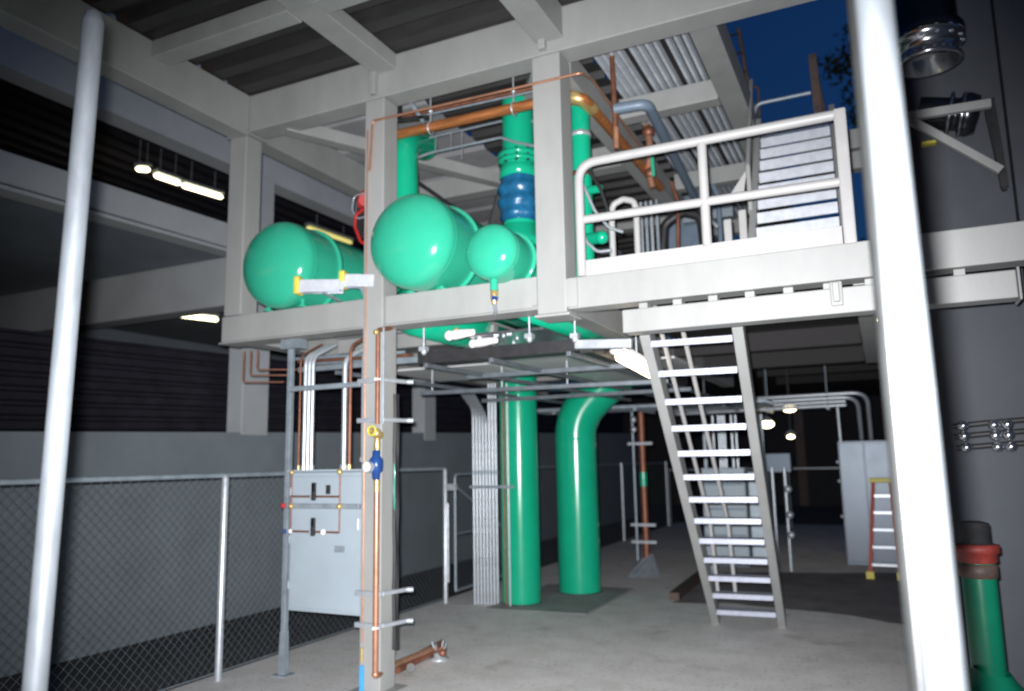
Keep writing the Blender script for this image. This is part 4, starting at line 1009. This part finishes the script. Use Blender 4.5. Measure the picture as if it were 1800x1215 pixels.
for z in (0.75, 1.3, 1.6):
    b = MB(); b.ball((-0.645, 13.45, z), 0.03, 8); b.build('hinge', GALV, sc)
# step ladder
sd = thing('step_ladder', 'orange fibreglass step ladder with yellow top in front of the silver cabinet', 'step ladder', (0.0, 12.3, 0))
def rl(nm, p, q, M, w=0.05, h=0.03): b = MB(); b.bar(p, q, w, h, (0, 1, 0)); return b.build(nm, M, sd)
xL0, xR0 = -0.280, 0.107
xL1, xR1 = -0.147, 0.084
zt2 = 1.307
for (a, c) in ((xL0, xL1), (xR0, xR1)):
    rl('rail', (a, 12.1, 0.05), (c, 12.5, zt2), LADDER_O)
    rl('rear_rail', (a, 13.1, 0.05), (c, 12.62, zt2-0.03), LADDER_O, 0.04, 0.02)
    b = MB(); b.box(a-0.05, a+0.05, 12.05, 12.15, 0.004, 0.10); b.build('foot', YELLOW, sd)
b = MB(); b.box(xL1-0.05, xR1+0.05, 12.42, 12.68, zt2, zt2+0.06, 0.008); b.build('top_cap', YELLOW, sd)
for k in range(5):
    f = (k+0.6)/5.4
    xa, xb = xL0+(xL1-xL0)*f, xR0+(xR1-xR0)*f; y = 12.1+0.4*f; z = 0.05+(zt2-0.05)*f
    b = MB(); b.box(xa+0.02, xb-0.02, y-0.03, y+0.06, z-0.02, z+0.012); b.build('step', GALV, sd)
# small lamps
for k in range(3):
    q = Vector({0: (-1.369, 14.000, 2.521), 1: (-1.698, 13.500, 2.242), 2: (-1.482, 15.000, 2.058)}[k])
    t = thing('small_lamp', ('highest small lit lamp under the overhead conduits', 'lit lamp just right of the stair rail', 'lowest and most distant of the small lit lamps')[k], 'light', q, 'small lamps right of the stair')
    b = MB(); b.ball(q, (0.085, 0.085, 0.05)[k], 12, (1.4, 1, .8)); b.build('bulb', LAMP_W, t)
    b = MB(); b.lathe((q.x, q.y, q.z+0.03), (0, 0, 1), [(0.10, 0.02), (0.07, 0.06), (0.02, 0.1)], 14); b.build('shade', GALV_DULL, t)
    pipe(t, 'stem', [(q.x, q.y, q.z+0.12), (q.x, q.y, 3.4)], 0.01, BLACK, 6)
q = Vector((0.102, 6.200, 2.684))
t = thing('flood_lamp', 'lit lamp peeking out left of the right gate post under the beam', 'light', q)
b = MB(); b.ball(q, 0.035, 12, (1.5, 1, .8)); b.build('bulb', LAMP_W, t)
b = MB(); b.box(q.x-0.02, q.x+0.08, q.y, q.y+0.08, q.z+0.03, q.z+0.07); b.build('housing', GALV_DULL, t)
# dark overhead clutter right of the stair
dk = thing('dark_ceiling_beams', 'dim dark beams crossing overhead behind the stair', 'beam', (-0.5, 13, 3))
for (y, z) in ((10.5, 3.05), (12.5, 3.1), (15, 3.2), (18, 3.3)):
    b = MB(); b.box(-2.0, 0.3, y, y+0.25, z, z+0.28); b.build('beam', DARKWALL, dk)
b = MB(); b.box(-5, 0.34, 12.1, 26, 3.5, 3.6); b.build('roof_slab', DARKWALL, dk)

# ------------------------------------------------------------ right side: brackets, ducts, pipes
bk = thing('wall_bracket', 'grey triangular steel bracket on the dark wall at upper right', 'bracket', (0.705, 6.200, 3.937))
b = MB(); b.bar((0.379, 6.050, 4.143), (0.892, 6.050, 4.128), 0.05, 0.06, (0, 0, 1), 0.004); b.build('arm', STEEL, bk)
b = MB(); b.bar((0.384, 6.050, 4.112), (0.905, 6.050, 3.632), 0.05, 0.055, (0, 0, 1), 0.004); b.build('diagonal', STEEL, bk)
b = MB(); b.bar((0.942, 6.420, 4.310), (0.969, 6.420, 3.617), 0.05, 0.05, (0, 1, 0)); b.build('wall_strut', BLACK, bk)
b = MB(); b.box(0.462, 0.555, 6.3, 6.36, 4.005, 4.027); b.build('tag', YELLOW, bk)
dc = thing('flanged_duct', 'dark shiny round duct with a bolted flange at the upper right corner', 'duct', (0.544, 5.800, 4.617))
o = Vector((0.519, 5.800, 4.452))
b = MB(); b.lathe((o.x, 5.8, o.z), (0, 0, 1), [(0.2, 1.4), (0.2, 0.19), (0.235, 0.18), (0.235, 0.12)], 36); b.build('body', DARKCHROME, dc)
b = MB(); b.lathe((o.x, 5.8, o.z-0.02), (0, 0, 1), [(0.235, 0.135), (0.235, 0.095), (0.2, 0.085), (0.185, 0.0), (0.21, -0.015), (0.21, -0.035), (0.18, -0.04), (0.15, 0.06), (0.001, 0.07)], 36); b.build('bell', CHROME, dc)
for k in range(14):
    a = 2*math.pi*k/14
    b = MB(); b.tube([(o.x+0.22*math.cos(a), 5.8+0.22*math.sin(a), o.z+0.065), (o.x+0.22*math.cos(a), 5.8+0.22*math.sin(a), o.z+0.18)], 0.013, 8); b.build('bolt', GALV, dc)
d2 = thing('horizontal_duct', 'shiny ringed duct end behind the triangular bracket at upper right', 'duct', (0.733, 6.300, 4.148))
o = Vector((0.554, 6.300, 4.232)); o2 = Vector((0.850, 6.300, 4.158))
ax = (o2-o).normalized(); L = (o2-o).length
b = MB(); b.lathe(o, ax, [(0.12, -0.1), (0.12, L*0.3), (0.15, L*0.32), (0.15, L*0.4), (0.12, L*0.42), (0.12, L*0.55), (0.15, L*0.57), (0.16, L*0.75), (0.14, L*0.95), (0.001, L)], 28); b.build('body', DARKCHROME, d2)
for k in range(2):
    b = MB(); b.ring(o+ax*L*(0.36, 0.62)[k], ax, 0.153, 0.012, 26, 6); b.build('ring', CHROME, d2)
for k in range(3):
    t = thing('wall_conduit', ('upper', 'middle', 'lower')[k]+' of three dark conduits with shiny couplings on the right wall', 'conduit', {0: (0.496, 6.380, 1.892), 1: (0.497, 6.380, 1.819), 2: (0.496, 6.380, 1.738)}[k], 'conduits on the right wall')
    p = Vector({0: (0.483, 6.400, 1.893), 1: (0.484, 6.400, 1.819), 2: (0.491, 6.400, 1.738)}[k]); z2 = {0: 1.930, 1: 1.851, 2: 1.768}[k]
    pipe(t, 'pipe', [p, (p.x+0.2, 6.40, (p.z+z2)/2), (1.02, 6.40, z2)], 0.021, BLACK, 10)
    for x in (p.x+0.06, p.x+0.25, p.x+0.33):
        b = MB(); b.ball((x, 6.385, p.z+0.003), 0.042, 12, (1, .9, .9)); b.build('coupling', CHROME, t)
gp = thing('green_fire_pipe', 'green pipe and red flange coloured darker for flash falloff, standing by the right wall behind the gate post', 'pipe', (0.52, 4.8, 0))
xg, yg = 0.425, 5.0
pipe(gp, 'pipe', [(xg, yg, 0.5), (xg, yg, 1.18)], 0.085, GREEN_D, 24)
b = MB(); b.lathe((xg-0.03, yg-0.05, 0.3), (0.15, -0.1, 1), [(0.24, -0.3), (0.25, 0), (0.22, 0.14), (0.12, 0.23), (0.086, 0.27)], 28); b.build('body', GREEN_D, gp)
zf = 1.190
b = MB(); b.lathe((xg, yg, zf-0.06), (0, 0, 1), [(0.09, -0.02), (0.1, -0.01), (0.1, 0.03), (0.115, 0.035), (0.115, 0.075), (0.09, 0.08)], 24); b.build('flange', RED_D, gp)
b = MB(); b.lathe((xg, yg, zf+0.02), (0, 0, 1), [(0.09, 0), (0.075, 0.01), (0.075, 0.11), (0.04, 0.12), (0.001, 0.12)], 18); b.build('valve_top', BLACK, gp)
b = MB(); b.lathe((xg, yg, zf-0.16), (0, 0, 1), [(0.086, 0), (0.096, 0.005), (0.096, 0.07), (0.086, 0.075)], 20); b.build('coupling', RUST, gp)

# ------------------------------------------------------------ gate posts close to the camera
p = thing('gate_post', 'bright galvanized fence post in the left foreground with a rounded top', 'post', (-1.80, 1.2, 0), 'foreground gate posts')
b = MB(); b.tube([(-1.845, 1.2, -0.0), (-1.796, 1.2, 1.218), (-1.753, 1.2, 2.84), (-1.752, 1.2, 2.865), (-1.752, 1.2, 2.878)], [0.0262, 0.0262, 0.0262, 0.022, 0.008], 28); b.build('tube', POST_L, p)
p = thing('gate_post', 'widest bright galvanized post filling the right foreground', 'post', (0.05, 1.17, 0), 'foreground gate posts')
b = MB(); b.tube([(0.059, 1.17, 0.0), (0.038, 1.17, 3.1)], 0.0252, 32); b.build('tube', POST, p)
p = thing('yard_gate', 'thinner grey gate upright tucked left of the right foreground post', 'gate', (0.02, 1.4, 0))
b = MB(); b.tube([(0.024, 1.36, 0.0), (0.022, 1.36, 3.1)], 0.0145, 24); b.build('upright', DARKPOST, p)
b = MB(); b.box(0.022, 0.026, 1.335, 1.345, 0.0, 3.1); b.build('stretcher_bar', BLACK, p)

# ------------------------------------------------------------ trees against the dusk sky
def tree(label, base, h, cz, cr, n, seed):
    rnd = random.Random(seed)
    t = thing('tree', label, 'tree', base)
    base = Vector(base)
    b = MB(); b.tube([base, base+Vector((0.1, 0, h*0.5)), base+Vector((0, 0.1, h*0.9))], [0.28, 0.2, 0.06], 10)
    clumps = []
    for k in range(n):
        a = rnd.uniform(0, 6.28); e = rnd.uniform(-0.7, 1); rr = cr*rnd.uniform(0.35, 1)
        c = base+Vector((0, 0, cz))+Vector((math.cos(a)*rr*math.sqrt(1-e*e*.6), math.sin(a)*rr*math.sqrt(1-e*e*.6), e*cr*1.2))
        clumps.append(c)
        if k % 3 == 0: b.tube([base+Vector((0, 0, h*rnd.uniform(.4, .8))), c], [0.06, 0.02], 6, False)
    b.build('trunk', BARK, t)
    b = MB()
    for c in clumps:
        for j in range(60):
            q = c+Vector((rnd.gauss(0, .33), rnd.gauss(0, .33), rnd.gauss(0, .28)))
            u = Vector((rnd.uniform(-1, 1), rnd.uniform(-1, 1), rnd.uniform(-1, 1))).normalized()*rnd.uniform(.1, .2)
            w = u.cross(Vector((rnd.uniform(-1, 1), rnd.uniform(-1, 1), 1))).normalized()*0.07
            b.add([q-u, q+w, q+u, q-w], [(0, 1, 2, 3)])
    b.build('crown', LEAF, t)
tree('dark tree crown cut off by the right gate post at the top of the sky', (1.6, 26, -0.06), 11.5, 13.1, 2.2, 26, 3)
tree('low dark tree beside the gate post just above the platform beam', (1.3, 34, -0.06), 8.2, 8.3, 1.7, 20, 5)
